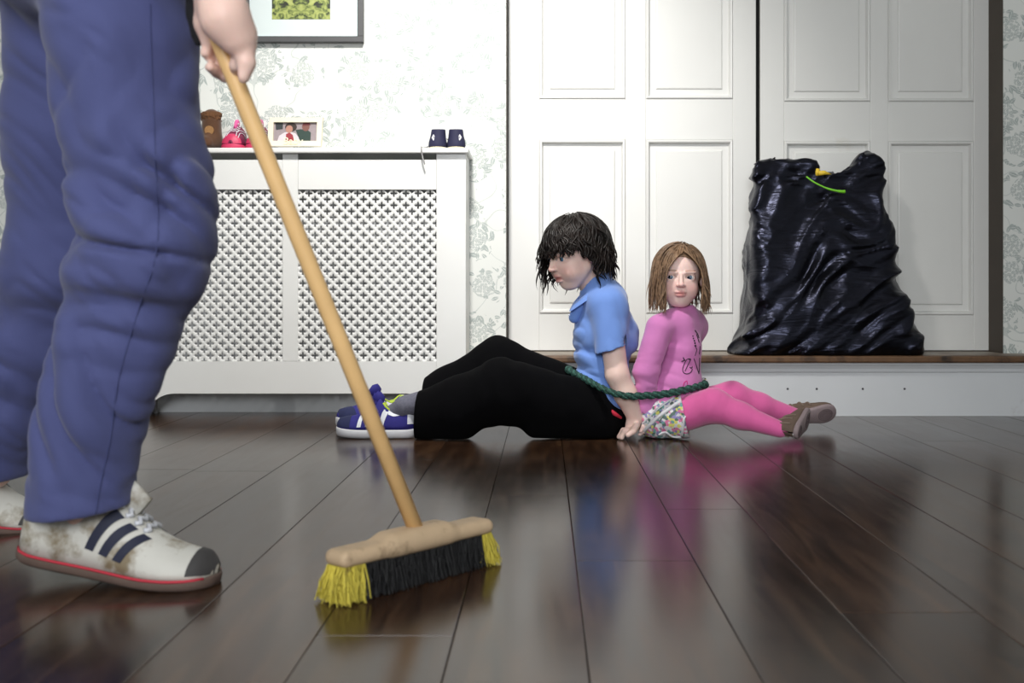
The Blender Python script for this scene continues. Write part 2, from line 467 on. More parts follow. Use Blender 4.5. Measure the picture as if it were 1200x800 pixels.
# step under the doors: riser, cap moulding, worn wooden nosing
zt = .212
XS0 = PX(547, YCOV)+.005
step = B().box(XS0, XR, YSTEP, YD+.06, 0, zt-.048).obj('trim_1', M_SKIRT); tag(step, kind='structure')
pr = [(YSTEP-.001, zt-.060), (YSTEP-.004, zt-.056), (YSTEP-.006, zt-.046), (YSTEP-.012, zt-.036), (YSTEP-.018, zt-.030), (YSTEP-.020, zt-.024), (YD+.05, zt-.024), (YD+.05, zt-.060)]
b = B(); n = len(pr)
b.poly([(XS0, *p) for p in pr]+[(XR, *p) for p in pr], [list(range(n)), list(range(2*n-1, n-1, -1))]+[[i, n+i, n+(i+1) % n, (i+1) % n] for i in range(n)])
b.obj('cap_moulding', M_SKIRT, step)
B().box(XS0, XR, YSTEP-.034, YSTEP+.035, zt-.0238, zt, bev=.006).obj('nosing', M_OAK, step)
M_TREAD = M('worn_painted_tread', (150, 140, 128), .5, .25, 18, .1, 60, dirt=((96, 74, 54), 9, .5))
B().box(XS0, XR, YSTEP+.0352, YD+.055, zt-.0238, zt-.0005).obj('tread', M_TREAD, step)
for px in (923, 957, 1011, 1060):
    p = P(px, 455.5, YSTEP); b = B()
    b.tube([(p.x, p.y-.0012, p.z), (p.x, p.y+.004, p.z)], .004, 8); b.obj('nail_head', M('dull_nail', (92, 92, 96), .5, metallic=.6), step)

# panelled doors
def door(name, px0, px1, cols, rows, label_rows):
    z0, z1 = PZ(410.5, YD), ZTOP-.004; th = .04
    x0, x1 = PX(px0, YD), PX(px1, YD)
    root = B().box(x0+.012, x1-.012, YD+.020, YD+th, z0+.01, z1-.01).obj(name, M_DOOR); tag(root, kind='structure')
    xs = [(PX(a, YD), PX(b, YD)) for a, b in cols]
    zs = [(PZ(b, YD) if b is not None else None, PZ(a, YD) if a is not None else z1-.12) for a, b in rows]   # (low, high)
    be = .002
    for a, b_ in ((x0, xs[0][0]), (xs[0][1], xs[1][0]), (xs[1][1], x1)):
        B().box(a+.0002, b_-.0002, YD, YD+.0205, z0, z1, bev=be).obj('stile', M_DOOR, root)
    edges = [z0]+[v for lo_hi in zs for v in lo_hi]+[z1]
    for (xa, xb) in xs:
        for k in range(0, len(edges), 2):
            B().box(xa-.0005, xb+.0005, YD+.0006, YD+.0205, edges[k], edges[k+1], bev=be).obj('rail', M_DOOR, root)
        for lo, hi in zs:
            # panel: bolection moulding, sunk margin, raised field
            rings = [(0, .000), (.004, -.005), (.010, -.004), (.014, .009), (.016, .0125), (.038, .0125), (.041, .0075), (.044, .0065)]
            v = []
            for ins, dy in rings:
                v += [(xa+ins, YD+dy, lo+ins), (xb-ins, YD+dy, lo+ins), (xb-ins, YD+dy, hi-ins), (xa+ins, YD+dy, hi-ins)]
            fs = [[4*r+k, 4*r+(k+1) % 4, 4*r+4+(k+1) % 4, 4*r+4+k] for r in range(len(rings)-1) for k in range(4)]
            m = 4*(len(rings)-1); fs.append([m, m+1, m+2, m+3])
            B().poly(v, fs).obj('panel', M_DOOR, root)
    return root
R1 = [(163.5, 367), (None, 116)]; R2 = [(165.5, 369), (None, 119)]
door('door_1', 595.5, 886, [(632, 733), (757, 859)], R1, None)
door('door_2', 891, 1161, [(919, 1020), (1041, 1141)], R2, None)
tag(B().box(PX(886.3, YD), PX(890.7, YD), YD+.03, YD+.05, .21, ZTOP).obj('trim_3', M_DARK), kind='structure')
# ================================================================== RADIATOR COVER AND RADIATOR
cz = lambda py: PZ(py, YCOV)
cx = lambda px: PX(px, YCOV)
rc = empty('radiator_cover', ((cx(134)+cx(546))/2, (YCOV+YW)/2, 0), 'white painted radiator cover with quatrefoil fretwork grilles under the wallpaper', 'radiator cover')
th = .018
b = B().box(cx(131), cx(549.5), YCOV-.022, YW-.001, PZ(179, YCOV-.02), PZ(173, YCOV-.02), bev=.004); b.obj('shelf', M_WHITE, rc)
zsh = PZ(173, YCOV-.02); zun = PZ(179, YCOV-.02)-.0005
def foot_stile(xa, xb, xo, flip):
    """outer stile with the quarter-round foot that opens into the toe arch"""
    r = .083; pts = [(xa, 0.001), (xb, 0.001)]
    B().box(xa, xb, YCOV, YCOV+th, .001, zun, bev=.0012).obj('stile', M_WHITE, rc)
foot_stile(cx(134), cx(168.6), 0, 1); foot_stile(cx(511.4), cx(546), 0, 0)
B().box(cx(331), cx(349), YCOV+.0005, YCOV+th, cz(423), zun, bev=.0008).obj('stile', M_WHITE, rc)
for a, c in ((168.8, 330.8), (349.2, 511.2)):
    B().box(cx(a), cx(c), YCOV+.0005, YCOV+th, cz(222), cz(187), bev=.0008).obj('rail', M_WHITE, rc)
# bottom rail with the arched toe opening
xa, xb, zb, ztop = cx(168.8), cx(511.2), cz(461), cz(423.2)
r = .083; arc = []
for k in range(11):
    a = math.pi/2*k/10
    arc.append((xa+.010+r*1.15*(1-math.cos(a)), .001+(zb-.001)*math.sin(a)))
pts = [(xa, ztop), (xa, .001)]+arc+[(xa+xb-p[0], p[1]) for p in arc[::-1]]+[(xb, .001), (xb, ztop)]
bb = B()
top = [(p[0], ztop) for p in pts[1:-1]]; bot = pts[1:-1]; n = len(bot)
v = [(p[0], YCOV+.0005, p[1]) for p in bot]+[(p[0], YCOV+.0005, p[1]) for p in top]
v += [(p[0], YCOV+th, p[1]) for p in bot]+[(p[0], YCOV+th, p[1]) for p in top]
fs = []
for i in range(n-1):
    fs += [[i, i+1, n+i+1, n+i], [2*n+i+1, 2*n+i, 3*n+i, 3*n+i+1], [i+1, i, 2*n+i, 2*n+i+1], [n+i, n+i+1, 3*n+i+1, 3*n+i]]
bb.poly(v, fs); bb.obj('bottom_rail', M_WHITE, rc)
for x0, x1 in ((cx(134), cx(134)+th), (cx(546)-th, cx(546))):
    B().box(x0, x1, YCOV+th+.0002, YW-.002, .001, zun).obj('side_panel', M_WHITE, rc)
# fretwork: staggered lattice of quatrefoil holes
def fretwork(pxa, pxb, pya, pyb, off):
    px_, py_ = 14.25, 7.05; hx = px_/2/F*YCOV*1.0; hz = py_/F*YCOV
    q = [(13.2, 0), (10.8, 2.6), (8.2, 3.6), (5.6, 3.0), (3.2, 3.2)]
    q = [(a*.001, c*.001) for a, c in q]
    out = []
    for k in range(4):
        c, s_ = [(1, 0), (0, 1), (-1, 0), (0, -1)][k]
        side = q+[(p[1], p[0]) for p in q[::-1][1:]][:-1]
        out += [(p[0]*c-p[1]*s_, p[0]*s_+p[1]*c) for p in side]
    m = len(out)                               # 32 points, tip at 0, m/4, ...
    dia = []
    for k in range(m):
        a, c = out[k]; den = abs(a)/hx+abs(c)/hz; dia.append((a/den, c/den))
    V = []; Fc = []; y0, y1 = YCOV+.007, YCOV+.011
    row = 0; z = cz(226.5)
    while z > cz(pyb)-hz*.2:
        x = cx(pxa+off+(7.12 if row % 2 == 0 else 0))-2*hx
        while x < cx(pxb)+hx*.95:
            if x > cx(pxa)-hx*.95:
                o = len(V)
                for k in range(m):
                    V += [(x+dia[k][0], y0, z+dia[k][1]), (x+out[k][0], y0, z+out[k][1]), (x+out[k][0], y1, z+out[k][1])]
                for k in range(m):
                    j = (k+1) % m
                    Fc.append([o+3*k, o+3*j, o+3*j+1, o+3*k+1]); Fc.append([o+3*k+1, o+3*j+1, o+3*j+2, o+3*k+2])
            x += 2*hx
        z -= hz; row += 1
    me = fast_mesh('grille', V, Fc)
    return link('grille', me, M_WHITE, rc)
fretwork(169, 331, 222, 423, 5.2); fretwork(349, 511, 222, 423, 5.2)

rad = empty('radiator', ((cx(160)+cx(520))/2, YW-.06, 0), 'ribbed pale grey steel radiator behind the fretwork cover', 'radiator')
M_RAD = M('radiator_enamel', (205, 207, 210), .4, .05)
ra, rb = cx(176), cx(505); x = ra; V = []; Q = []
while x < rb:
    p = .0235
    for dx, dy in ((0, .010), (.005, 0), (.013, 0), (.018, .010)): V += [(x+dx, YW-.090+dy, .15), (x+dx, YW-.090+dy, .80)]
    x += p
for i in range(len(V)//2-1): Q.append([2*i, 2*i+2, 2*i+3, 2*i+1])
link('front_panel', fast_mesh('front_panel', V, Q), M_RAD, rad)
B().box(ra, rb, YW-.075, YW-.035, .15, .80, bev=.006).obj('back_panel', M_RAD, rad)
for x in (ra-.025, rb+.025): B().tube([(x, YW-.055, 0), (x, YW-.055, .17), (x+(.03 if x < ra else -.03), YW-.055, .18)], .008, 8).obj('pipe', M_RAD, rad, True)

# ================================================================== PICTURE ON THE WALL
M_FRAME = M('grey_picture_frame', (72, 72, 74), .5, .08, 20, .1, 90)
fx0, fx1, fz0 = PX(287, YW), PX(427, YW), PZ(51, YW); fz1 = fz0+.52
pic = empty('framed_picture', ((fx0+fx1)/2, YW-.02, fz0), 'grey framed picture with wide pale mount hanging on the floral wallpaper', 'picture')
w = .021
for bx in ((fx0, fx1, fz0, fz0+w), (fx0, fx1, fz1-w, fz1), (fx0, fx0+w, fz0+w, fz1-w), (fx1-w, fx1, fz0+w, fz1-w)):
    B().box(bx[0], bx[1], YW-.026, YW-.002, bx[2], bx[3], bev=.0015).obj('frame_bar', M_FRAME, pic)
B().box(fx0+w, fx1-w, YW-.014, YW-.003, fz0+w, fz1-w).obj('mount', M('pale_mount', (206, 216, 216), .6, .03), pic)
B().box(fx0+w-.0005, fx1-w+.0005, YW-.0165, YW-.0138, fz0+w, fz0+w+.003).box(fx1-w-.003, fx1-w, YW-.0165, YW-.0138, fz0+w, fz1-w).obj('inner_bevel', M('white_bevel', (214, 238, 238), .5), pic)
tm = N('olive_print'); co = tm.coord()
sp = tm.n('ShaderNodeSeparateXYZ'); tm.l(co, sp.inputs[0])
ax = tm.math('ABSOLUTE', tm.math('SUBTRACT', sp.outputs[0], PX(354, YW)))
cb = tm.n('ShaderNodeCombineXYZ'); tm.l(ax, cb.inputs[0]); tm.l(sp.outputs[2], cb.inputs[1])
nz = tm.noise(cb.outputs[0], 38, 3, .5, 1.2)
tm.l(tm.ramp(nz, [(.36, lin(34, 38, 22)), (.44, lin(96, 110, 52)), (.55, lin(150, 160, 84)), (.75, lin(178, 184, 112))]), tm.b.inputs['Base Color'])
ax0, ax1 = PX(320, YW), PX(388, YW)
B().box(ax0, ax1, YW-.0148, YW-.0140, PZ(24, YW), fz1-.09).obj('print', tm.m, pic)

# ================================================================== THINGS ON THE SHELF
ZS = zsh
ph = empty('photo_frame', (PX(345, 3.52), 3.52, ZS), 'cream photo frame with a snapshot of two people on the shelf', 'photo frame')
M_CREAM = M('cream_frame', (232, 224, 200), .5, .06, 30, .05, 120)
def pf(px, py, off=0.0):
    """point on the leaning photo frame"""
    Yb = 3.50; z = PZ(py, Yb); lean = (z-ZS)*.16
    return Vector((PX(px, Yb), Yb+lean-off, z))
def quadp(x0, x1, y0, y1, d0, d1, name, mat, parent, skew=0):
    b = B(); c = [(x0, y1), (x1, y1), (x1, y0), (x0, y0)]
    v = [pf(p[0]+skew*(172-p[1])/36, p[1], d1) for p in c]+[pf(p[0]+skew*(172-p[1])/36, p[1], d0) for p in c]
    b.poly(v, [[0, 1, 2, 3], [7, 6, 5, 4], [0, 4, 5, 1], [1, 5, 6, 2], [2, 6, 7, 3], [3, 7, 4, 0]])
    return b.obj(name, mat, parent)
for bx in ((314, 377, 165.5, 171.6), (316, 378, 137.5, 143), (314.6, 320.5, 143, 165.5), (371.5, 377.5, 143, 165.5)):
    quadp(*bx, 0, .016, 'frame_bar', M_CREAM, ph)
pic_r = quadp(320, 372, 142.5, 166, .003, .007, 'snapshot', M('snapshot_backdrop', (150, 138, 142), .35, .25, 60), ph)
quadp(316, 376, 139, 171, -.004, .0005, 'back_board', M('frame_back', (90, 70, 50), .8), ph)
def blob(pts, mat, d, name):
    b = B(); v = [pf(p[0], p[1], d) for p in pts]; b.poly(v, [list(range(len(v)))]); return b.obj(name, mat, pic_r)
def oval(x, y, rx, ry, n=14): return [(x+rx*math.cos(2*math.pi*k/n), y+ry*math.sin(2*math.pi*k/n)) for k in range(n)]
pm = lambda n, c: M(n, c, .4, .1, 80)
blob([(322, 143), (331, 143), (331, 151), (323, 152)], pm('print_dark_window', (48, 54, 56)), .0073, 'printed_patch')
blob([(325, 165.8), (327, 159), (333, 155), (339, 154), (346, 156), (350, 161), (351, 165.8)], pm('print_pale_shirt', (208, 198, 204)), .0074, 'printed_patch')
blob([(335, 165.8), (335, 157), (339, 155), (343, 158), (345, 165.8)], pm('print_red_top', (150, 50, 60)), .0076, 'printed_patch')
blob(oval(340.5, 148.5, 7, 5.6), pm('print_dark_hair', (52, 40, 36)), .0077, 'printed_patch')
blob(oval(338.6, 151, 4.2, 4.6), pm('print_skin', (176, 128, 112)), .0079, 'printed_patch')
blob([(346, 152), (352, 151), (360, 152), (364, 155), (364, 165.8), (352, 165.8)], pm('print_green_shirt', (42, 62, 56)), .0075, 'printed_patch')
blob(oval(358, 148.5, 4.4, 5), pm('print_skin_dark', (120, 78, 70)), .0077, 'printed_patch')
blob([(353.5, 147), (355, 143.2), (362, 143.2), (363.5, 146.5)], pm('print_maroon_cap', (96, 34, 40)), .0079, 'printed_patch')
def text(name, s, size, mat, parent, mtx, ext=.001):
    cu = bpy.data.curves.new(name, 'FONT'); cu.body = s; cu.size = size; cu.extrude = ext; cu.align_x = 'CENTER'
    o = bpy.data.objects.new(name, cu); C.objects.link(o)
    dg = bpy.context.evaluated_depsgraph_get(); me = bpy.data.meshes.new_from_object(o.evaluated_get(dg))
    bpy.data.objects.remove(o); me.transform(mtx); me.name = name
    return link(name, me, mat, parent)
pt = pf(344.5, 169.6, .0175)
text('raised_lettering', 'Baby', .036, M_CREAM, ph, Matrix.Translation(pt) @ Matrix.Rotation(math.pi/2-.16, 4, 'X'), .0015)
quadp(342, 352, 150, 171, -.012, -.0045, 'stand', M('frame_back', (90, 70, 50), .8), ph)

# ---- shoes (generic lofted shoe, local frame: x heel to toe, z up)
def itp(t, ks): return float(np.interp(t, [k[0] for k in ks], [k[1] for k in ks]))
WK = [(0, .06), (.015, .30), (.05, .50), (.12, .66), (.25, .74), (.4, .78), (.55, .88), (.7, 1.0), (.82, .97), (.91, .80), (.965, .56), (.99, .28), (1, .05)]
HK = [(0, .50), (.03, .82), (.08, .95), (.2, .86), (.3, .88), (.40, 1.0), (.5, .9), (.62, .70), (.75, .52), (.88, .42), (.96, .32), (1, .12)]
class Shoe:
    def __init__(s, L, Wd, H, st, hk=HK, spring=.012, lean=.42):
        s.L, s.W, s.H, s.st, s.hk, s.spring, s.lean = L, Wd, H, st, hk, spring, lean
    def base(s, t): return s.spring*max(0, (t-.6)/.4)**2*s.L/.28+s.spring*.3*max(0, (.12-t)/.12)**2
    def pt(s, t, u, off=0):
        """u 0..1: from one sole edge over the top to the other"""
        w = itp(t, WK)*s.W/2; h = itp(t, s.hk)*s.H; a = math.pi*u; c, sn = math.cos(a), math.sin(a)
        y = w*math.copysign(abs(c)**.75, c); z = h*sn**.8
        y *= 1-s.lean*(sn**2)*(.4+.6*min(1, abs(t-.3)*1.2+.2))
        q = Vector((t*s.L, y, s.st+s.base(t)+z))
        if off:
            n = Vector((0, c*.9 if abs(c) > .05 else 0, sn*.6+.1)).normalized(); q += n*off
        return q
    def build(s, name, mtx, parent, m_up, m_sole, extras=None, m_toe=None):
        o = B(); T = [0, .01, .03, .06, .1, .15, .2, .26, .32, .38, .44, .5, .56, .62, .68, .74, .8, .86, .91, .95, .975, .99, 1]; U = 20
        v = [mtx @ s.pt(t, k/U) for t in T for k in range(U+1)]
        fs = [[i*(U+1)+k, i*(U+1)+k+1, (i+1)*(U+1)+k+1, (i+1)*(U+1)+k] for i in range(len(T)-1) for k in range(U)]
        fs += [[i*(U+1)+U, i*(U+1), (i+1)*(U+1), (i+1)*(U+1)+U] for i in range(len(T)-1)]
        o.poly(v, fs); up = o.obj(name, m_up, parent, True)
        b = B(); ring = []
        for sgn in (1, -1):
            for t in (T if sgn == 1 else T[::-1][1:-1]): ring.append((t, sgn))
        lv = [(1.0, .000, .94), (1.0, .25, 1.06), (1.0, .85, 1.06), (1.0, 1.05, 1.0)]
        v = []
        for _, hz, k in lv:
            for t, sg in ring:
                v.append(mtx @ Vector((s.L*(.5+(t-.5)*(1+.02*(k-.94)/.12)), sg*itp(t, WK)*s.W/2*k, s.st*hz+s.base(t))))
        n = len(ring)
        fs = [[l*n+k, l*n+(k+1) % n, (l+1)*n+(k+1) % n, (l+1)*n+k] for l in range(3) for k in range(n)]
        m = len(T)
        for l in (0, 3):
            for i in range(m-1):
                a = l*n+i; d = l*n+i+1; e = l*n+(n-i-1) % n if i else None
            # close with strips between the two sides
            for i in range(1, m-2):
                fs.append([l*n+i, l*n+i+1, l*n+(n-i-1), l*n+(n-i)])
            fs.append([l*n, l*n+1, l*n+n-1]); fs.append([l*n+m-2, l*n+m-1, l*n+m])
        b.poly(v, fs); so = b.obj('sole', m_sole, up, True)
        return up
    def patch(s, name, mtx, parent, mat, t0, t1, u0, u1, slant=0, off=.0012, n=8, nt=3, both=True):
        for side in ((0, 1) if both else (0,)):
            b = B(); v = []
            for i in range(nt+1):
                for k in range(n+1):
                    u = u0+(u1-u0)*k/n; t = t0+(t1-t0)*i/nt+slant*k/n
                    v.append(mtx @ s.pt(t, u if side == 0 else 1-u, off))
            b.poly(v, [[i*(n+1)+k, i*(n+1)+k+1, (i+1)*(n+1)+k+1, (i+1)*(n+1)+k] for i in range(nt) for k in range(n)])
            b.obj(name, mat, parent, True)
    def laces(s, mtx, parent, mat, ts, r=.0028, bow=True):
        for t in ts:
            b = B(); b.tube([mtx @ s.pt(t+.02*((k % 2) - .5), .36+.28*k/6, r*.8) for k in range(7)], r, 6); b.obj('lace', mat, parent, True)
        if bow:
            c = s.pt(ts[0]-.01, .5, .004)
            for sg in (1, -1):
                b = B(); pts = catmull([c, c+Vector((.01, sg*.014, .008))*s.L/.28, c+Vector((.018, sg*.024, .002))*s.L/.28, c+Vector((.012, sg*.012, .002))*s.L/.28, c], 5)
                b.tube([mtx @ p for p in pts], r*.8, 5); b.obj('lace', mat, parent, True)
def frame(pos, fwd, up):
    x = Vector(fwd).normalized(); z = Vector(up); z = (z-x*z.dot(x)).normalized(); y = z.cross(x)
    return Matrix.Translation(Vector(pos)) @ Matrix((x, y, z)).transposed().to_4x4()

# navy baby shoes, heels towards the room
M_NAVY = M('navy_canvas', (30, 30, 62), .75, .15, 60, .3, 300); M_CRM = M('cream_rubber', (214, 200, 160), .6, .2, 60, dirt=((120, 96, 60), 60, .6))
M_WPATCH = M('white_patch', (235, 235, 240), .6)
M_LACE = M('grey_lace', (150, 150, 150), .8)
for k, (pxa, pxb) in enumerate(((501, 522.6), (524, 543.5))):
    Yh = 3.475; xc = (PX(pxa, Yh)+PX(pxb, Yh))/2; y0 = Yh+.032; tw = (.012, -.004)[k]; z_ = ZS
    lab = ('navy baby shoe with a grey lace trailing over the shelf edge', 'navy baby shoe with looped lace at the very end of the shelf')[k]
    e = empty('baby_shoe', (xc, Yh, ZS), lab, 'shoe', 'navy baby shoes on the shelf')
    sd = Sdf().add(cap((xc, y0, z_+.022), (xc+tw*.3, y0, z_+.085), .0305, .0235), 0).add(cap((xc, y0+.005, z_+.024), (xc+tw, y0+.062, z_+.020), .029, .024), .012)
    sd.sub(cap((xc+tw*.3, y0+.006, z_+.06), (xc+tw*.3, y0+.008, z_+.10), .017, .020), .003)
    sd.cut((xc, y0, z_+.076), (0, -.12, 1), .003).cut((xc, y0, z_+.009), (0, 0, -1), .001)
    up = sd.obj('upper', (xc-.06, Yh-.02, ZS), (xc+.06, Yh+.14, ZS+.10), .0022, M_NAVY, e)
    so_ = Sdf().add(cap((xc, y0, z_+.007), (xc+tw, y0+.062, z_+.007), .0315, .0255), 0).cut((xc, y0, z_+.0115), (0, 0, 1), .002).cut((xc, y0, z_+.0004), (0, 0, -1), .001)
    so_.obj('sole', (xc-.06, Yh-.02, ZS-.01), (xc+.06, Yh+.14, ZS+.03), .0022, M_CRM, up)
    dx = (-.013, .015)[k]; cpt = Vector((xc+dx, y0-.0275+abs(dx)*.30, z_+.043))
    rgt = Vector((1, -dx*22, 0)).normalized(); upw = Vector((0, .10, 1)).normalized(); nn = rgt.cross(upw)
    b = B(); c = [(0, -.0115), (.0058, 0), (0, .0115), (-.0058, 0)]
    vv = [cpt+rgt*p[0]+upw*p[1]+nn*.0038 for p in c]+[cpt+rgt*p[0]*.36+upw*p[1]*.36+nn*.0038 for p in c]+[cpt+rgt*p[0]+upw*p[1]-nn*.004 for p in c]
    b.poly(vv, [[i, (i+1) % 4, 4+(i+1) % 4, 4+i] for i in range(4)]+[[i, (i+1) % 4, 8+(i+1) % 4, 8+i] for i in range(4)]); b.obj('diamond_patch', M_WPATCH, up)
    for q_ in range(3):
        yy = y0+.030+.010*q_; b = B(); b.tube([(xc+tw*.7-.013, yy, z_+.046-.003*q_), (xc+tw*.7, yy, z_+.0505-.004*q_), (xc+tw*.7+.013, yy, z_+.046-.003*q_)], .0018, 6); b.obj('lace', M_LACE, up, True)
    if k == 0:
        xq = PX(496.5, Yh); b = B()
        b.tube(catmull([(xc-.012, y0+.035, ZS+.045), (xc-.034, y0+.02, ZS+.020), (xq, Yh-.01, ZS+.004), (xq-.002, YCOV-.026, ZS+.001), (xq+.002, YCOV-.027, ZS-.03), (xq+.010, YCOV-.026, ZS-.058)], 6), .0034, 6, flat=.45); b.obj('trailing_lace', M_LACE, up, True)
    else:
        c = Vector((xc-.026, y0+.012, z_+.036)); b = B()
        b.tube(catmull([c, c+Vector((-.008, -.012, .007)), c+Vector((-.0085, -.016, -.004)), c+Vector((-.002, -.010, -.010)), c+Vector((.002, -.004, -.004))], 6), .0016, 5); b.obj('lace', M_LACE, up, True)
# pink trainers, toes towards the room
M_PK = M('crimson_trainer', (112, 24, 62), .6, .2, 50, .2, 200); M_PS = M('red_pink_sole', (196, 52, 92), .5, .1)
M_PL = M('hot_pink_tongue', (226, 96, 160), .6); M_SIL = M('silver_piping', (214, 208, 214), .4)
for k, (pxc) in enumerate((270.0, 298.5)):
    Yh = 3.47; xc = PX(pxc, Yh)
    sh = Shoe(.135, .080, .082, .016, [(0, .5), (.03, .82), (.08, .95), (.2, .86), (.3, .9), (.40, 1.0), (.5, .92), (.62, .78), (.75, .62), (.88, .48), (.96, .36), (1, .12)], .006, .30)
    e = empty('child_trainer', (xc, Yh, ZS), ('pink and crimson child trainer next to the furry brown boot', 'pink and crimson child trainer next to the cream photo frame')[k], 'shoe', 'pink trainers on the shelf')
    m = frame((xc+.0, Yh+.135, ZS+.0005), (0, -1, 0), (0, 0, 1))
    up = sh.build('upper', m, e, M_PK, M_PS)
    sh.patch('toe_bumper', m, up, M_PS, .90, .995, .02, .5, 0, .002)
    for uu in (.2, .3): 
        b = B(); b.tube([m @ sh.pt(.93-.06*q_, uu+.1*math.sin(q_*.6), .002) for q_ in range(9)], .0016, 5); b.obj('piping', M_SIL, up, True)
        b = B(); b.tube([m @ sh.pt(.93-.06*q_, 1-uu-.1*math.sin(q_*.6), .002) for q_ in range(9)], .0016, 5); b.obj('piping', M_SIL, up, True)
    sh.laces(m, up, M_SIL, (.5, .58, .66, .74), .002, True)
    b = B(); c = sh.pt(.36, .5); 
    b.tube([m @ (c+Vector((.03, 0, -.014))), m @ (c+Vector((.012, 0, .004))), m @ (c+Vector((-.004, 0, .010)))], [.014, .019, .015], 10, flat=.4); b.obj('tongue', M_PL, up, True)
# furry brown boot
e = empty('baby_boot', (PX(243, 3.47), 3.47, ZS), 'brown suede baby boot with fluffy cuff and round badge on the shelf', 'boot')
M_SU = M('brown_suede', (82, 52, 30), .9, .3, 40, .5, 250, sheen=.3); M_FUR = M('brown_fleece', (96, 64, 40), 1, .4, 90, .9, 260)
bx = PX(243, 3.47); sd = Sdf()
sd.add(cap((bx, 3.515, ZS+.035), (bx, 3.515, ZS+.115), .034, .033), .01).add(cap((bx, 3.512, ZS+.032), (bx-.004, 3.475, ZS+.024), .034, .024), .02).cut((bx, 3.5, ZS+.008), (0, 0, -1))
sd.disp(lambda p: (vnoise(p*55)-.5)*.003)
bo = sd.obj('boot_body', (bx-.06, 3.42, ZS), (bx+.06, 3.58, ZS+.16), .003, M_SU, e)
sd = Sdf().add(cap((bx-.001, 3.515, ZS+.122), (bx, 3.516, ZS+.130), .036, .034), .01).disp(lambda p: (vnoise(p*160)-.5)*.008).cut((bx, 3.5, ZS+.138), (0, -.1, 1), .008)
sd.obj('fleece_cuff', (bx-.06, 3.45, ZS+.07), (bx+.06, 3.58, ZS+.18), .0025, M_FUR, e, relax=0)
B().box(bx-.034, bx+.034, 3.452, 3.548, ZS+.0005, ZS+.010, bev=.004).obj('sole', M('dark_brown_rubber', (50, 34, 24), .8), e)
b = B(); b.tube([(bx+.003, 3.4835, ZS+.068), (bx+.003, 3.478, ZS+.068)], .016, 18); b.obj('round_badge', M('tan_badge', (150, 110, 64), .5, .3, 120), e)
# ================================================================== BIN BAG ON THE STEP
YB = 3.585
def poly_sdf(pts):
    pts = np.array(pts, dtype=np.float32); n = len(pts)
    def f(x, z):
        d = np.full(x.shape, 1e9, np.float32); s_ = np.ones(x.shape, np.float32)
        for i in range(n):
            a = pts[i]; b_ = pts[i-1]; e = b_-a; wx = x-a[0]; wz = z-a[1]
            t = np.clip((wx*e[0]+wz*e[1])/(e@e), 0, 1); bx_ = wx-e[0]*t; bz_ = wz-e[1]*t
            d = np.minimum(d, bx_*bx_+bz_*bz_)
            c1 = z >= a[1]; c2 = z < b_[1]; c3 = e[0]*wz > e[1]*wx
            fl = (c1 & c2 & c3) | (~c1 & ~c2 & ~c3); s_ = np.where(fl, -s_, s_)
        return s_*np.sqrt(d)
    return f
bag_px = [(889, 193), (886, 203), (889, 215), (884, 240), (883, 270), (880, 300), (880, 330), (877, 360), (874, 383), (866, 398), (858, 411), (860, 417),
          (1070, 417), (1074, 411), (1066, 396), (1058, 380), (1050, 352), (1043, 330), (1042, 300), (1040, 275), (1033, 255), (1030, 240), (1034, 226), (1031, 212), (1034, 200), (1027, 186), (1018, 178), (1009, 180), (1001, 194), (986, 206), (968, 208), (955, 205), (952, 193), (944, 189), (925, 189), (905, 191)]
pf2 = poly_sdf([(PX(a, YB), PZ(c, YB)) for a, c in bag_px])
zt0 = zt+.001
fold_dirs = [((.86, .2, .5), 30, .010), ((.4, .3, .86), 24, .007), ((-.3, .5, .8), 40, .004)]
def bag_sdf(p):
    x, y, z = p.T
    u = (z-zt0)/.72
    uc = np.clip(u, 0, 1)
    D = .122*np.clip(1.05-1.0*uc**1.8, .28, 1); kk = .10*(1-.80*uc)
    yc = YB+.02*uc
    A_, B_ = pf2(x, z)-.010, np.abs(y-yc)-D
    h = np.clip(.5+.5*(A_-B_)/kk, 0, 1); d = B_*(1-h)+A_*h+kk*h*(1-h)*.75
    w = p+np.stack([vnoise(p*6), vnoise(p*6+11), vnoise(p*6+23)], 1)*.13
    rot = np.array([[.80, 0, -.60], [0, 1, 0], [.60, 0, .80]], np.float32)
    q1 = (w@rot)*np.array([4.5, 7, 17], np.float32)
    r1 = np.abs(vnoise(q1)-.5); r2 = np.abs(vnoise((w@rot)*np.array([9, 12, 34], np.float32)+5)-.5)
    r4 = np.abs(vnoise(w*np.array([16, 10, 40], np.float32)+31)-.5)*uc**2
    d = d+(r1*.055-.009)+(r2*.022-.004)+r4*.03-.003
    return np.maximum(d, zt0-z)
sb = Sdf().add(bag_sdf)
def bag_material():
    t = N('black_bin_liner'); co = t.coord()
    t.b.inputs['Base Color'].default_value = lin(9, 9, 11); t.b.inputs['Roughness'].default_value = .30
    t.b.inputs['Specular IOR Level'].default_value = .4; t.b.inputs['Specular Tint'].default_value = (.62, .66, 1, 1)
    mp = t.n('ShaderNodeMapping'); mp.inputs['Rotation'].default_value = (0, .6, 0); mp.inputs['Scale'].default_value = (5, 9, 26); t.l(co, mp.inputs[0])
    n1 = t.noise(mp.outputs[0], 1.0, 3, .5, 1.0); n2 = t.noise(co, 45, 3, .5, .5)
    h = t.math('ADD', t.math('ABSOLUTE', t.math('SUBTRACT', n1, .5)), t.math('MULTIPLY', t.math('ABSOLUTE', t.math('SUBTRACT', n2, .5)), .15))
    t.bump(h, .4, .014)
    return t.m
bag = empty('bin_bag', (PX(965, YB), YB, zt), 'full shiny black bin bag slumped on the step against the doors', 'bin bag')
sb.obj('bag', (PX(845, YB), YB-.17, zt-.01), (PX(1090, YB), YB+.17, PZ(165, YB)), .0055, bag_material(), bag, margin=.04)
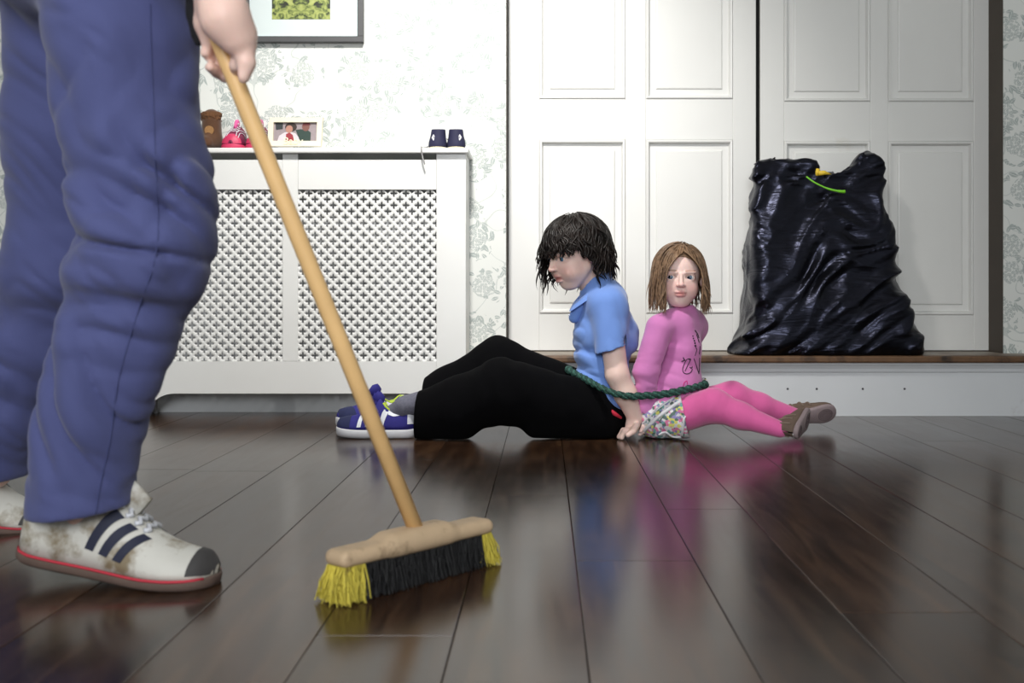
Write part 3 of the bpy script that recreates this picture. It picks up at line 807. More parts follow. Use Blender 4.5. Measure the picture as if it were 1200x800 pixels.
b = B(); b.tube(catmull([P(945, 207, YB-.055), P(955, 214, YB-.075), P(970, 221, YB-.088), P(983, 224, YB-.092), P(990, 224.5, YB-.09)], 6), [.003]*12+[.004]*6+[.0055]*4+[.0065]*3, 8)
b.obj('green_tie', M('lime_green_tie', (118, 200, 40), .4, .1), bag, True)
b = B(); b.tube([P(957.5, 206, YB-.02), P(958, 198, YB-.018)], [.006, .009], 10); b.tube([P(959, 203, YB-.03), P(966, 202.4, YB-.03), P(974, 204, YB-.03)], [.0095, .008, .001], 10)
it = b.obj('paper_party_horn', M('yellow_card', (236, 200, 60), .5, .15, 60), None, True)
tag(it, 'small yellow paper cone poking out of the bin bag mouth', 'paper cone')

# ================================================================== BROOM
M_HANDLE = M('varnished_broom_handle', (236, 194, 134), .42, .10, 25, .08, 60)
M_BLOCK = M('worn_broom_wood', (196, 170, 138), .7, .15, 30, .2, 120, dirt=((120, 96, 72), 22, .58))
ctr = Vector((-.1825, 1.479, 0)); axd = Vector((.199, .216, 0)).normalized(); Lb = .290
hb, ht = P(485, 614, 1.479), P(262, 60, 1.35)                  # handle at the block and in the hand
hdir = (ht-hb).normalized(); hdir_side = Vector((-axd.y, axd.x, 0))
broom = empty('broom', tuple(ctr), 'wooden broom with black bristles and yellow end tufts being swept across the floor', 'broom')
b = B(); b.tube([hb-hdir*.045, hb+hdir*.3, hb+hdir*.7, hb+hdir*.95], [.0118, .0122, .0122, .0115], 20); b.obj('handle', M_HANDLE, broom, True)
# block: rounded bar with a raised middle for the socket
up = Vector((0, 0, 1)); tilt = hdir_side*(hdir.dot(hdir_side))
bup = (up*1.0+hdir_side*hdir.dot(hdir_side)*.35+axd*0.0).normalized()
bsd = axd.cross(bup).normalized()
bc = hb-hdir*.020; bc = Vector((bc.x, bc.y, 0)); bc = ctr+axd*((bc-ctr).dot(axd)); bc.z = .062
R_ = Matrix((axd, bsd, bup)).transposed()
bc = Vector((hb.x, hb.y, hb.z))-bup*.024
sd = Sdf().add(rbox(bc, (Lb/2, .026, .012), .0115, np.array(R_)), 0).add(rbox(bc+bup*.007, (.060, .021, .013), .012, np.array(R_)), .02)
sd.obj('block', bc-Vector((.2, .2, .08)), bc+Vector((.2, .2, .08)), .003, M_BLOCK, broom)
def bristles(name, mat, u0, u1, rows, n, jit, spread, r):
    V = []; Q = []
    for i in range(n):
        u = random.uniform(u0, u1); w = random.uniform(-1, 1)*.020
        top = bc+axd*(u*Lb)+bsd*w-bup*.010
        tipu = u*Lb*(1+spread)+random.gauss(0, jit); tipw = w*1.35+random.gauss(0, jit)
        tip = bc+axd*tipu+bsd*tipw; tip.z = random.uniform(.0005, .006)
        tip += Vector((random.gauss(0, .002), random.gauss(0, .002), 0))
        mid = (top+tip)/2+Vector((random.gauss(0, .003), random.gauss(0, .003), 0))
        ps = [top, mid, tip]; o = len(V)
        for j, p in enumerate(ps):
            rr = r*(1, .9, .6)[j]
            for a in range(3): V.append((p.x+rr*math.cos(a*2.094), p.y+rr*math.sin(a*2.094), p.z))
        for j in range(2):
            for a in range(3): Q.append([o+3*j+a, o+3*j+(a+1) % 3, o+3*j+3+(a+1) % 3, o+3*j+3+a])
    o_ = link(name, fast_mesh(name, V, Q), mat, broom); tag(o_, kind='stuff'); return o_
bristles('black_bristles', M('black_bristle', (20, 20, 22), .6, .2), -.36, .41, 5, 2800, .005, .03, .0011)
M_YB = M('yellow_bristle', (206, 190, 74), .8, .25, 60, dirt=((110, 84, 44), 50, .58))
bristles('yellow_tuft', M_YB, -.49, -.35, 3, 900, .005, .05, .0013)
bristles('yellow_tuft', M_YB, .42, .49, 3, 500, .005, .08, .0013)
# ================================================================== PEOPLE
def inter(*fs):
    def f(p):
        d = fs[0](p)
        for g in fs[1:]: d = np.maximum(d, g(p))
        return d
    return f
def folds(direction, freq, amp, centre=None, rad=None, warp=.03, seed=0.0):
    """ridged cloth folds running across `direction`, optionally only around a centre"""
    dv = A3(Vector(direction).normalized())
    def f(p):
        w = (vnoise(p*9+seed)-.5)*warp*2
        s_ = np.sin((p@dv+w)*freq+seed*7)
        v = (np.maximum(s_, -.3)**2*np.sign(s_))*amp*(.4+1.2*vnoise(p*14+seed+3))
        if centre is not None:
            q = p-A3(centre); v = v*np.exp(-(q*q).sum(1)/(rad*rad))
        return v.astype(np.float32)
    if centre is not None: f.reach = (A3(centre), 2.5*rad)
    return f
def crease(direction, fa, fb, amp, centre=None, rad=None, seed=0.0, wp=.05):
    """sharp-valleyed cloth creases: ridged noise, fine across `direction`, long along it"""
    d0 = Vector(direction).normalized(); a_ = Vector((0, 1, 0)); d1 = (a_-d0*a_.dot(d0)).normalized(); d2 = d0.cross(d1)
    R3 = np.array([list(d0), list(d1), list(d2)], dtype=np.float32).T; sc_ = np.array([fa, fb, fb], np.float32)
    def f(p):
        w = p+np.stack([vnoise(p*8+seed), vnoise(p*8+seed+17), vnoise(p*8+seed+29)], 1)*wp
        v = .25-np.abs(vnoise((w@R3)*sc_+seed*5)-.5)
        v = np.where(v > 0, v, v*.4)*amp
        if centre is not None:
            q = p-A3(centre); v = v*np.exp(-(q*q).sum(1)/(rad*rad))
        return v.astype(np.float32)
    if centre is not None: f.reach = (A3(centre), 2.5*rad)
    return f
class Head:
    def __init__(s, c, fwd, up, H):
        f = Vector(fwd).normalized(); u = Vector(up); u = (u-f*u.dot(f)).normalized(); x = f.cross(u)
        s.c = Vector(c); s.H = H; s.R = np.array([list(x), list(f), list(u)], dtype=np.float32).T; s.x, s.f, s.u = x, f, u
    def w(s, p): return s.c+(s.x*p[0]+s.f*p[1]+s.u*p[2])*s.H
    def loc(s, P_): return ((P_-A3(s.c))@s.R)/s.H
    def e(s, p, r): return ell(s.w(p), [v*s.H for v in r], s.R)
    def k(s, a, b, r1, r2): return cap(s.w(a), s.w(b), r1*s.H, r2*s.H)
    def sculpt(s, d, mouth_open=0.0):
        H = s.H
        d.add(s.e((0, -.06, .12), (.355, .43, .375)), .02)
        d.add(s.e((0, .09, -.11), (.285, .305, .33)), .05*H)
        d.add(s.e((0, .215, -.37), (.10, .11, .10)), .10*H)          # chin
        for sg in (1, -1):
            d.add(s.e((sg*.155, .195, -.20), (.115, .130, .13)), .09*H)    # cheek
            d.add(s.k((sg*.245, .02, -.19), (sg*.09, .18, -.385), .065, .06), .08*H)   # jaw
            d.sub(s.e((sg*.150, .425, .010), (.085, .075, .050)), .05*H)  # socket
            d.add(s.e((sg*.150, .270, .0), (.088, .082, .075)), .02*H)    # lids
            d.add(s.k((sg*.07, .372, .075), (sg*.23, .315, .085), .022, .018), .035*H)  # brow ridge
            d.add(s.e((sg*.365, -.03, -.03), (.035, .075, .115)), .03*H)  # ear
            d.sub(s.e((sg*.410, -.01, -.02), (.025, .045, .07)), .015*H)
        d.add(s.k((0, .375, .05), (0, .435, -.105), .024, .036), .035*H)   # nose
        d.add(s.e((0, .440, -.118), (.046, .042, .036)), .02*H)
        for sg in (1, -1):
            d.add(s.e((sg*.046, .405, -.128), (.030, .034, .026)), .015*H)
            d.sub(s.e((sg*.024, .435, -.156), (.014, .018, .010)), .006*H)
        m = mouth_open
        d.add(s.e((0, .365, -.232+.0*m), (.088, .040, .026)), .022*H)       # upper lip
        d.add(s.e((0, .358, -.282-.03*m), (.074, .040, .026)), .022*H)      # lower lip
        d.sub(s.e((0, .415, -.256-.012*m), (.092, .035, .006+.016*m)), .008*H)
        d.sub(s.e((0, .400, -.325-.03*m), (.07, .025, .016)), .02*H)
        for sg in (1, -1):
            d.sub(s.e((sg*.150, .40, -.002), (.072, .11, .029)), .006*H)  # eye opening
    def eyes(s, look, parent, iris):
        lk = Vector(look).normalized()
        for sg in (1, -1):
            me = bpy.data.meshes.new('eye'); bm = bmesh.new()
            c = s.w((sg*.150, .272, 0)); r = .077*s.H
            q = lk.to_track_quat('Z', 'Y').to_matrix()
            res = bmesh.ops.create_uvsphere(bm, u_segments=24, v_segments=24, radius=1)
            for f in bm.faces:
                a = f.calc_center_median().normalized().angle(Vector((0, 0, 1)))
                f.material_index = 2 if a < .27 else (1 if a < .60 else 0)
            for v in bm.verts: v.co = c+(q @ v.co)*r
            bm.to_mesh(me); bm.free()
            link('eye', me, [M('eye_white', (225, 222, 222), .12, .02, coat=.6), iris, M('pupil', (8, 8, 10), .1)], parent, True)
    def colour(s, skin, lip, brow, blush):
        skin, lip, brow, blush = [np.array(lin(*c)[:3]) for c in (skin, lip, brow, blush)]
        def f(P_):
            q = s.loc(P_); col = np.tile(skin, (len(q), 1)).astype(np.float32)
            def put(mask, c): col[:] = col*(1-mask[:, None])+c*mask[:, None]
            face = (q[:, 1] > .1)
            for sg in (1, -1):
                m = np.exp(-(((q[:, 0]-sg*.18)/.11)**2+((q[:, 2]+.17)/.10)**2))*.65*face
                put(m*.55, blush)
                bz = .105-.35*(np.abs(q[:, 0])-.15)**2*4
                m = np.clip(1.3-np.abs(q[:, 2]-bz)/.018, 0, 1)*((np.abs(q[:, 0]) > .06) & (np.abs(q[:, 0]) < .24) & (q[:, 1] > .2) & (q[:, 0]*sg > 0))
                put(m*.75, brow)
                m = np.clip(1.2-np.abs(np.sqrt(((q[:, 0]-sg*.15)/.080)**2+((q[:, 2])/.038)**2)-1)/.20, 0, 1)*(q[:, 1] > .22)*(q[:, 2] > -.01)
                put(m*.6, brow*.7)
            m = np.clip(1.5-np.sqrt((q[:, 0]/.092)**2+((q[:, 2]+.258)/.055)**2)*1.15, 0, 1)*(q[:, 1] > .25)
            put(m*.85, lip)
            m = np.exp(-((q[:, 0]/.07)**2+((q[:, 2]+.12)/.05)**2))*.35*(q[:, 1] > .3)
            put(m, blush)
            return col
        return f
def hair(hd, name, mat, parent, n, pole, lenf, window, curl, seed, rad=.017, grav=.25, lift=1.06, kill=False, capcut=None, spread=.09, hairline=lambda x: .30-.5*abs(x)):
    rnd = random.Random(seed); H = hd.H
    hc = Vector((0, -.06, .12)); hr = Vector((.355, .43, .375))
    g = Vector(((hd.R.T)@np.array([0, 0, -1], dtype=np.float32)).tolist())
    pole = Vector(pole).normalized(); V = []; Q = []; jw = {}
    a1 = Vector((0, 1, 0)); a1 = (a1-pole*a1.dot(pole)).normalized(); a2 = a1.cross(pole)   # a1 forward, a2 to the subject's right
    sides = 5; steps = 15
    for i in range(n):
        phi = rnd.uniform(-math.pi, math.pi); th = math.acos(1-rnd.uniform(0.0, .95))*.98
        if i % 3 == 0: th *= .4
        lay = lift+rnd.random()*spread
        L, L_hi = lenf(phi)
        L = rnd.uniform(L, L_hi)-th*.25
        if L < .15: continue
        dv = pole*math.cos(th)+(a1*math.cos(phi)+a2*math.sin(phi))*math.sin(th)
        p = hc+Vector((dv.x*hr.x, dv.y*hr.y, dv.z*hr.z))*lay
        if p.y > .12 and p.z < hairline(p.x): continue
        tdir = (-pole*math.sin(th)+(a1*math.cos(phi)+a2*math.sin(phi))*math.cos(th)).normalized()
        st = L/steps; pts = [p.copy()]; ph0 = rnd.uniform(0, 6.28); ca = curl*rnd.uniform(.5, 1.4); dead = False; wf_ = rnd.uniform(.8, 1.5)
        sidev = tdir.cross(dv).normalized()
        for k in range(steps):
            f = k/steps
            tdir = (tdir*(1-grav)+g*grav+sidev*math.sin(ph0+f*9*wf_)*ca*(.3+f)+dv*math.cos(ph0*1.7+f*7*wf_)*ca*.35*f).normalized()
            p = p+tdir*st
            q = p-hc; k0 = math.sqrt((q.x/hr.x)**2+(q.y/hr.y)**2+(q.z/hr.z)**2)
            lk = lay+.03*f
            if k0 < lk and p.z > -.25: p = hc+q*(lk/k0)
            elif p.z <= -.25:
                r_ = math.hypot(p.x/.29, (p.y+.06)/.33)
                if r_ < 1: p.x /= max(r_, .3); p.y = (p.y+.06)/max(r_, .3)-.06
            act = window(p, phi)
            if act is not None:
                if act == 'kill': dead = True; break
                p = act
            pts.append(p.copy())
        if len(pts) < 4: continue
        o = len(V); m = len(pts)
        wd = rad*rnd.uniform(.6, 1.25); up = None
        for k, pp in enumerate(pts):
            t = (pts[min(k+1, m-1)]-pts[max(k-1, 0)])
            t = t.normalized() if t.length > 1e-6 else Vector((0, 0, -1))
            nrm = Vector(((pp-hc).x/hr.x**2, (pp-hc).y/hr.y**2, (pp-hc).z/hr.z**2)); nrm = (nrm-t*nrm.dot(t))
            nrm = nrm.normalized() if nrm.length > 1e-6 else Vector((0, 1, 0)); sdv = t.cross(nrm)
            f = k/(m-1); r = wd*(.75+.6*f if f < .5 else 1.05)*(1-max(0, (f-.55)/.45)**2*.92)
            for a in range(sides):
                an = 2*math.pi*a/sides
                V.append(hd.w(pp+sdv*math.cos(an)*r+nrm*math.sin(an)*r*.45))
        for k in range(m-1):
            for a in range(sides): Q.append([o+k*sides+a, o+k*sides+(a+1) % sides, o+(k+1)*sides+(a+1) % sides, o+(k+1)*sides+a])
    ob = link(name, fast_mesh(name, [list(v) for v in V], Q), mat, parent, True)
    d = Sdf().add(hd.e((0, -.06, .12), (.375, .45, .398)), 0)
    for pt_, n_ in capcut: d.cut(hd.w(pt_), hd.x*n_[0]+hd.f*n_[1]+hd.u*n_[2], .03*H)
    c = hd.c
    d.obj('hair_base', c-Vector((.15, .15, .15)), c+Vector((.15, .15, .15)), .003, mat, parent)
    return ob
def hair_mat(name, a, b):
    t = N(name); co = t.coord(); n1 = t.noise(co, 110, 3)
    oi = t.noise(co, 16, 2)
    t.l(t.ramp(t.math('MULTIPLY_ADD', oi, .5, t.math('MULTIPLY', n1, .5)), [(.35, lin(*a)), (.65, lin(*b))]), t.b.inputs['Base Color'])
    t.b.inputs['Roughness'].default_value = .42; t.b.inputs['Specular IOR Level'].default_value = .3
    return t.m
def skin_mat(name='skin'):
    return M(name, (224, 176, 160), .5, .05, 30, .06, 400, attr='col', sss=.12, spec=.35)
def ribbon(pts, r, name, mat, parent, flat=None, sides=6):
    b = B(); b.tube(pts, r, sides, flat=flat); return b.obj(name, mat, parent, True)
def raycaster(o):
    dg = bpy.context.evaluated_depsgraph_get()
    me = o.data; loc = Vector((0, 0, 0)); vs = [v.co.copy() for v in me.vertices]; ps = [tuple(p.vertices) for p in me.polygons]
    tr = BVHTree.FromPolygons(vs, ps)
    org = Vector((0, 0, CZ))
    def f(px, py, off=0.0):
        d = P(px, py, 1.0)-org; h = tr.ray_cast(org, d.normalized())
        return None if h[0] is None else h[0]+h[1]*off*(1 if h[1].dot(d) < 0 else -1)
    return f
SKIN = skin_mat()

# ------------------------------------------------------------------ boy
boy = empty('person', (.16, 3.03, 0), 'child with dark wavy hair in blue polo shirt and black trousers sitting on the floor', 'person', None)
yaw, pit = math.radians(31), math.radians(15)
fw = Vector((-math.cos(yaw)*math.cos(pit), -math.sin(yaw)*math.cos(pit), -math.sin(pit)))
upv = Vector((-math.cos(yaw)*math.sin(pit), -math.sin(yaw)*math.sin(pit), math.cos(pit)))
hb_ = Head((.092, 2.99, .547), fw, upv, .212)
body = Sdf()
hb_.sculpt(body, mouth_open=.75)
body.add(cap(hb_.w((0, -.10, -.28)), P(704, 345, 3.02), .042, .048), .02)            # neck
body.add(cap(P(706, 372, 3.02), P(706, 478, 3.03), .056, .07), .03)                   # trunk
body.add(cap(P(711, 366, 2.955), P(709, 366, 3.10), .030), .03)                        # shoulders
sh_, el_, wr_ = P(713, 366, 2.93), P(723, 438, 2.905), P(744, 489, 2.93)
body.chain([sh_, el_, P(733, 462, 2.912), wr_], [.037, .0335, .033, .0225], .012)
body.add(ell(P(741, 499, 2.928), (.021, .017, .024)), .014)
for k, (yy, dx) in enumerate(((2.905, 2), (2.921, -1), (2.937, 0), (2.952, 3))):       # fingers folded on the floor
    a = P(739, 503, yy); m_ = P(731+dx*.4, 504.5, yy-.003); t_ = P(726.5+dx, 509.5, yy-.004)
    m_.z = max(m_.z, .022); t_.z = .0085
    body.chain([a, m_, t_], [.0092, .0086, .0074], .004)
body.chain([P(746, 498, 2.905), P(742, 505, 2.893), P(736, 509.5, 2.888)], [.010, .009, .0075], .005)   # thumb
sf, ef, wf = P(709, 368, 3.11), Vector((.215, 3.17, .19)), Vector((.275, 3.13, .06))
body.chain([sf, ef, wf], [.037, .033, .022], .012)
body.add(ell(wf+Vector((-.01, 0, -.02)), (.024, .018, .02)), .012)
for k in range(4):
    body.chain([wf+Vector((-.01, -.016+.011*k, -.022)), wf+Vector((-.035, -.016+.011*k, -.036)), wf+Vector((-.052, -.016+.011*k, -.048))], [.009, .0085, .0075], .004)
body.add(cap(P(708, 478, 3.0), P(600, 460, 2.92), .06, .045), .03).chain([P(600, 460, 2.92), P(500, 484, 2.955)], [.045, .026], .02)
body.add(cap(P(708, 478, 3.06), P(590, 430, 3.10), .06, .045), .03).chain([P(590, 430, 3.1), P(480, 486, 3.085)], [.045, .026], .02)
body.cut((0, 0, .0008), (0, 0, -1), .001)
body.obj('body', (-.58, 2.84, 0), (.36, 3.24, .69), .0023, SKIN, boy, hb_.colour((246, 212, 200), (196, 104, 104), (56, 38, 30), (232, 150, 140)), relax=1)
hb_.eyes(fw*1.0+Vector((-.25, -.12, -.05)), boy, M('blue_iris', (82, 120, 150), .15))

M_POLO = M('blue_polo_cloth', (110, 146, 216), .85, .06, 20, .35, 700, sheen=.25)
M_BLK = M('black_trousers', (9, 9, 11), 1.0, .1, 20, .2, 300, spec=.08)
sl_n = (.27, 0, -.96)
polo = Sdf()
polo.add(ell(P(707, 352, 3.025), (.074, .118, .062)), 0).add(ell(P(709, 395, 3.025), (.104, .125, .105)), .04)
polo.add(ell(P(705, 443, 3.025), (.088, .112, .095)), .04).add(ell(P(718, 466, 3.02), (.055, .105, .055)), .03)
polo.add(cap(P(706, 345, 3.02), P(699, 336, 3.0), .055, .05), .02)
polo.disp(crease((.35, .2, 1), 34, 9, .050, P(685, 425, 2.96), .15, seed=1)).disp(crease((.9, 0, .5), 30, 8, .045, P(738, 420, 2.93), .11, seed=2))
polo.add(ell(P(714, 363, 2.945), (.056, .055, .054)), .03).add(ell(P(714, 363, 3.10), (.056, .055, .054)), .03)
polo.add(inter(cap(P(713, 360, 2.935), P(717, 418, 2.897), .052, .049), half(P(717.5, 410, 2.90), sl_n)), .016)
polo.add(inter(cap(P(713, 360, 3.11), Vector((.225, 3.17, .24)), .052, .046), half((.22, 3.16, .27), (0, .2, -1))), .016)
polo.sub(inter(cap(P(714, 380, 2.925), P(722, 425, 2.90), .041, .041), half(P(717.5, 398, 2.9), (-.27, 0, .96))), .003)
polo.sub(cap(hb_.w((0, -.10, -.28)), P(703, 345, 3.015), .046, .05), .004)
polo.disp(crease((1, .2, .35), 24, 7, .026, P(712, 385, 2.89), .08, seed=5)).disp(lambda p: (vnoise(p*28)-.5)*.0035)
polo.cut(P(708, 489, 3.0), (-.35, 0, -.94), .004)
pol = polo.obj('polo_shirt', (.03, 2.83, .02), (.33, 3.24, .50), .003, M_POLO, boy, margin=.02)
# collar: turned-over band standing round the neck
cl = [P(717, 321, 3.035), P(711, 326, 2.985), P(699, 337, 2.955), P(684, 349, 2.952), P(673, 357, 2.972), P(676, 351, 3.02), P(688, 338, 3.06), P(704, 326, 3.07)]
loop = catmull(cl+[cl[0]], 5)[:-1]; cc = sum(loop, Vector())/len(loop); n = len(loop); V = []
for j, (hz, out) in enumerate(((-.020, .010), (-.004, .006), (.010, -.003), (.009, -.008), (-.012, -.004))):
    for p in loop:
        o_ = (p-cc); o_.z = 0; o_.normalize(); V.append(p+o_*out+Vector((.25, 0, 1))*hz)
b = B(); b.poly(V, [[j*n+i, j*n+(i+1) % n, (j+1)*n+(i+1) % n, (j+1)*n+i] for j in range(4) for i in range(n)])
col_o = b.obj('collar', M_POLO, pol, True)
b = B(); sd = Sdf().add(cap(P(680, 357, 2.985), P(673, 372, 2.99), .020, .017), 0)
sd.obj('placket', P(650, 385, 2.93), Vector((P(685, 345, 3.03).x, 3.03, P(650, 345, 3.0).z)), .0025, M_POLO, pol)
B().sphere(P(667, 369, 2.976), .0032, 10).obj('button', M('white_button', (220, 225, 235), .3), pol, True)
# trousers
tr = Sdf()
tr.add(ell(P(706, 484, 3.03), (.078, .125, .085)), 0)
tr.add(cap(P(684, 478, 2.968), P(590, 458, 2.915), .086, .092), .03).chain([P(590, 458, 2.915), P(540, 474, 2.935), P(487, 487, 2.95)], [.092, .082, .068], .03)
tr.add(cap(P(684, 470, 3.10), P(584, 424, 3.09), .086, .074), .03).chain([P(584, 424, 3.09), P(530, 455, 3.09), P(462, 488, 3.085)], [.074, .068, .060], .03)
tr.sub(ell(P(586, 514, 2.94), (.060, .3, .038)), .012)
tr.add(cap((-.02, 2.93, .036), (.16, 2.95, .04), .034), .04).add(cap((-.34, 2.93, .034), (-.24, 2.93, .036), .032), .04)
tr.disp(folds((1, 0, .3), 60, .006, P(600, 440, 2.9), .16, seed=3)).disp(folds((1, .3, -.2), 70, .005, P(500, 480, 2.93), .1, seed=4)).disp(lambda p: (vnoise(p*20)-.5)*.006)
tr.sub(cap(P(462, 475, 2.955), P(490, 474, 2.955), .045, .034), .003)
tr.cut((0, 0, .0012), (0, 0, -1), .004)
tr.cut(P(488, 490, 2.95), (-1, 0, .06), .003)
tr.obj('trousers', (-.52, 2.78, 0), (.31, 3.26, .36), .0036, M_BLK, boy, margin=.02)
B().tube([P(714, 479, 2.918), P(720, 484.5, 2.912), P(728, 489.5, 2.922)], [.004, .0065, .004], 8).obj('red_waistband', M('red_cotton', (196, 36, 62), .8), boy, True)
# socks
M_SOCK = M('grey_marl_sock', (108, 108, 122), .95, .3, 150, .6, 500)
sd = Sdf().add(cap(P(466, 490, 2.966), P(476, 476, 2.964), .017, .028), 0).add(cap(P(474, 476, 2.962), P(492, 472, 2.957), .031, .034), .012).add(cap(P(461, 480, 2.966), P(476, 476, 2.964), .019, .026), .012).disp(lambda p: (vnoise(p*60)-.5)*.002)
sd.obj('sock', P(430, 515, 2.88), P(500, 450, 3.04), .003, M_SOCK, boy)
sd = Sdf().add(cap(P(468, 484, 3.18), P(484, 478, 3.09), .024, .032), 0); sd.obj('sock', P(405, 515, 3.0), P(490, 445, 3.25), .003, M_SOCK, boy)
# trainers
M_BT = M('royal_blue_suede', (40, 36, 122), .8, .1, 30, .4, 300); M_BD = M('navy_suede', (34, 40, 78), .9, .1, 30, .4, 300)
M_WT = M('white_leather', (226, 228, 236), .45, .04); M_LM = M('lime_lining', (190, 214, 60), .7); M_WS = M('white_rubber_sole', (205, 205, 210), .5, .08, 40)
def boy_shoe(mtx):
    s_ = Shoe(.236, .084, .073, .024, [(0, .72), (.03, 1.0), (.09, 1.02), (.16, .80), (.26, .72), (.36, .88), (.43, 1.28), (.47, 1.22), (.52, .98), (.62, .74), (.75, .56), (.88, .46), (.96, .36), (1, .15)], .008, .40)
    u_ = s_.build('shoe', mtx, boy, M_BT, M_WS)
    s_.patch('toe_cap', mtx, u_, M_BD, .80, .992, .03, .5, 0, .0012, 10, 6)
    s_.patch('heel_counter', mtx, u_, M_WT, .006, .085, .05, .48, 0, .0014, 10, 5)
    s_.patch('heel_band', mtx, u_, M_WT, .085, .33, .24, .36, 0, .0012, 5, 8)
    s_.patch('heel_tab', mtx, u_, M_BT, .012, .045, .30, .42, 0, .0026, 4, 3)
    for t0 in (.40, .575, .68): s_.patch('stripe', mtx, u_, M_WT, t0-.02, t0+.030, .04, .30, -.055 if t0 < .5 else -.03, .0016)
    for sd_ in (0, 1):
        b = B(); b.tube([mtx @ s_.pt(.05+.35*k/12, (.40 if sd_ == 0 else .60), .001) for k in range(13)], .0036, 6); b.obj('lining', M_LM, u_, True)
    b = B(); c = s_.pt(.44, .5); b.tube([mtx @ (c+Vector((.02, 0, -.018))), mtx @ (c+Vector((.004, 0, .002))), mtx @ (c+Vector((-.006, 0, .010)))], [.018, .019, .012], 10, flat=.45); b.obj('tongue', M_BT, u_, True)
    s_.laces(mtx, u_, M_BT, (.5, .56, .62), .0028, False)
hp = P(487, 513, 2.96); hp.z = .0012
boy_shoe(frame(hp, (-1, .05, 0), (0, 0, 1)))
fp = P(446, 502, 3.10); fp.z = .010
boy_shoe(frame((PX(474, 3.2), 3.215, .002), (-.80, -.56, .05), (.05, .03, 1)))

# hair of the boy
def win_b(p, phi):
    if p.y > .16 and p.z < .075+.06*math.sin(phi*23)+.12*max(0, p.x) and p.x < .20: return 'kill'
    if p.y > -.02 and p.y <= .16 and p.z < -.06 and p.x < 0 and p.y > .05: return 'kill'
    if p.z < -.62: return 'kill'
    return None
def len_b(phi):
    d = math.degrees(phi)
    if 10 < d < 75: return (.75, 1.2)          # far side fringe hanging past the face
    if -70 < d <= 10: return (.60, .85)
    if -125 < d <= -70: return (.85, 1.12)
    return (.95, 1.22)
hair(hb_, 'hair', hair_mat('dark_brown_hair', (10, 7, 6), (30, 20, 16)), boy, 800, (0, -.10, 1), len_b, win_b, .62, 5, .019, .20, 1.09, capcut=[((0, .22, .20), (0, .75, -.66)), ((0, 0, -.18), (0, -.2, -1))], spread=.14)
# ------------------------------------------------------------------ girl
girl = empty('person', (.36, 3.01, 0), 'small child with brown bob, pink top, floral shorts and pink tights sitting on the floor', 'person')
hg = Head((.4055, 3.0, .477), (-.05, -1, -.02), (.02, 0, 1), .188)
body = Sdf(); hg.sculpt(body, 0.0)
body.add(cap(hg.w((0, -.10, -.30)), P(800, 378, 3.02), .032, .034), .02)
body.add(cap(P(796, 400, 3.02), P(780, 480, 3.01), .044, .055), .03)
body.add(cap(P(780, 384, 2.955), P(812, 382, 3.08), .026), .03)
body.chain([P(772, 384, 2.937), P(757, 435, 2.927), P(756, 478, 2.94), P(757, 487, 2.945)], [.03, .027, .02, .017], .012)
body.add(ell(P(756, 497, 2.945), (.013, .016, .020)), .01)
for k in range(4):
    a = P(756, 500, 2.933+.0095*k); body.chain([a, a+Vector((-.006, 0, -.014)), a+Vector((-.016, 0, -.022))], [.0068, .0064, .0056], .003)
body.chain([P(757, 493, 2.932), P(754, 499, 2.925), P(751, 505, 2.925)], [.007, .0065, .0055], .004)
body.chain([P(815, 384, 3.10), Vector((.40, 3.16, .18)), Vector((.335, 3.13, .07))], [.03, .027, .018], .012)
for k in range(4): body.chain([Vector((.335, 3.118+.009*k, .065)), Vector((.318, 3.116+.009*k, .045)), Vector((.308, 3.116+.009*k, .028))], [.009, .007, .006], .004)
body.chain([P(790, 486, 2.965), P(836, 474, 2.89), P(868, 487, 2.866), P(914, 503, 2.822)], [.042, .034, .025, .018], .02)
body.chain([P(800, 480, 3.07), P(858, 466, 3.06), P(890, 475, 3.07), P(932, 488, 3.09)], [.042, .034, .025, .018], .02)
body.cut((0, 0, .001), (0, 0, -1), .001)
body.obj('body', (.20, 2.78, 0), (.82, 3.22, .60), .0021, SKIN, girl, hg.colour((247, 214, 205), (206, 124, 124), (172, 132, 112), (240, 158, 156)))
hg.eyes((-.42, -1, .04), girl, M('grey_blue_iris', (70, 92, 118), .15))

M_PINK = M('pink_jersey', (212, 128, 190), .9, .07, 25, .4, 700, sheen=.3)
top = Sdf()
top.add(ell(P(797, 408, 3.018), (.066, .090, .088)), 0).add(ell(P(791, 448, 3.01), (.082, .098, .072)), .04).add(ell(P(783, 470, 3.0), (.07, .092, .05)), .03)
top.add(cap(P(781, 380, 2.96), P(812, 379, 3.08), .040), .03)
top.add(cap(P(796, 379, 2.985), P(806, 378, 3.05), .046), .03).add(cap(P(800, 372, 3.015), P(801, 368, 3.015), .044, .040), .02)
top.disp(folds((.25, 0, 1), 140, .0024, P(795, 440, 2.93), .07, seed=2)).disp(folds((.5, 0, 1), 95, .003, P(785, 400, 2.93), .05, seed=8))
arm = Sdf().chain([P(773, 384, 2.94), P(757, 435, 2.927), P(757, 480, 2.94)], [.041, .037, .027], .012)
arm.disp(crease((.15, 0, 1), 70, 16, .014, P(756, 455, 2.91), .09, seed=6, wp=.03))
top.add(arm.ev, .012)
top.add(cap(P(815, 384, 3.095), Vector((.40, 3.16, .18)), .04, .036), .015).add(cap(Vector((.40, 3.16, .18)), Vector((.34, 3.13, .085)), .036, .026), .01)
top.sub(cap(hg.w((0, -.10, -.30)), P(800, 374, 3.015), .036, .036), .004)
top.sub(cap(P(757, 483, 2.94), P(757, 495, 2.942), .022), .003)
top.disp(lambda p: (vnoise(p*35)-.5)*.003)
top.cut((0, 0, .045), (-.2, 0, -1), .003)
tp = top.obj('pink_top', (.22, 2.83, .02), (.52, 3.24, .42), .0028, M_PINK, girl, margin=.02)
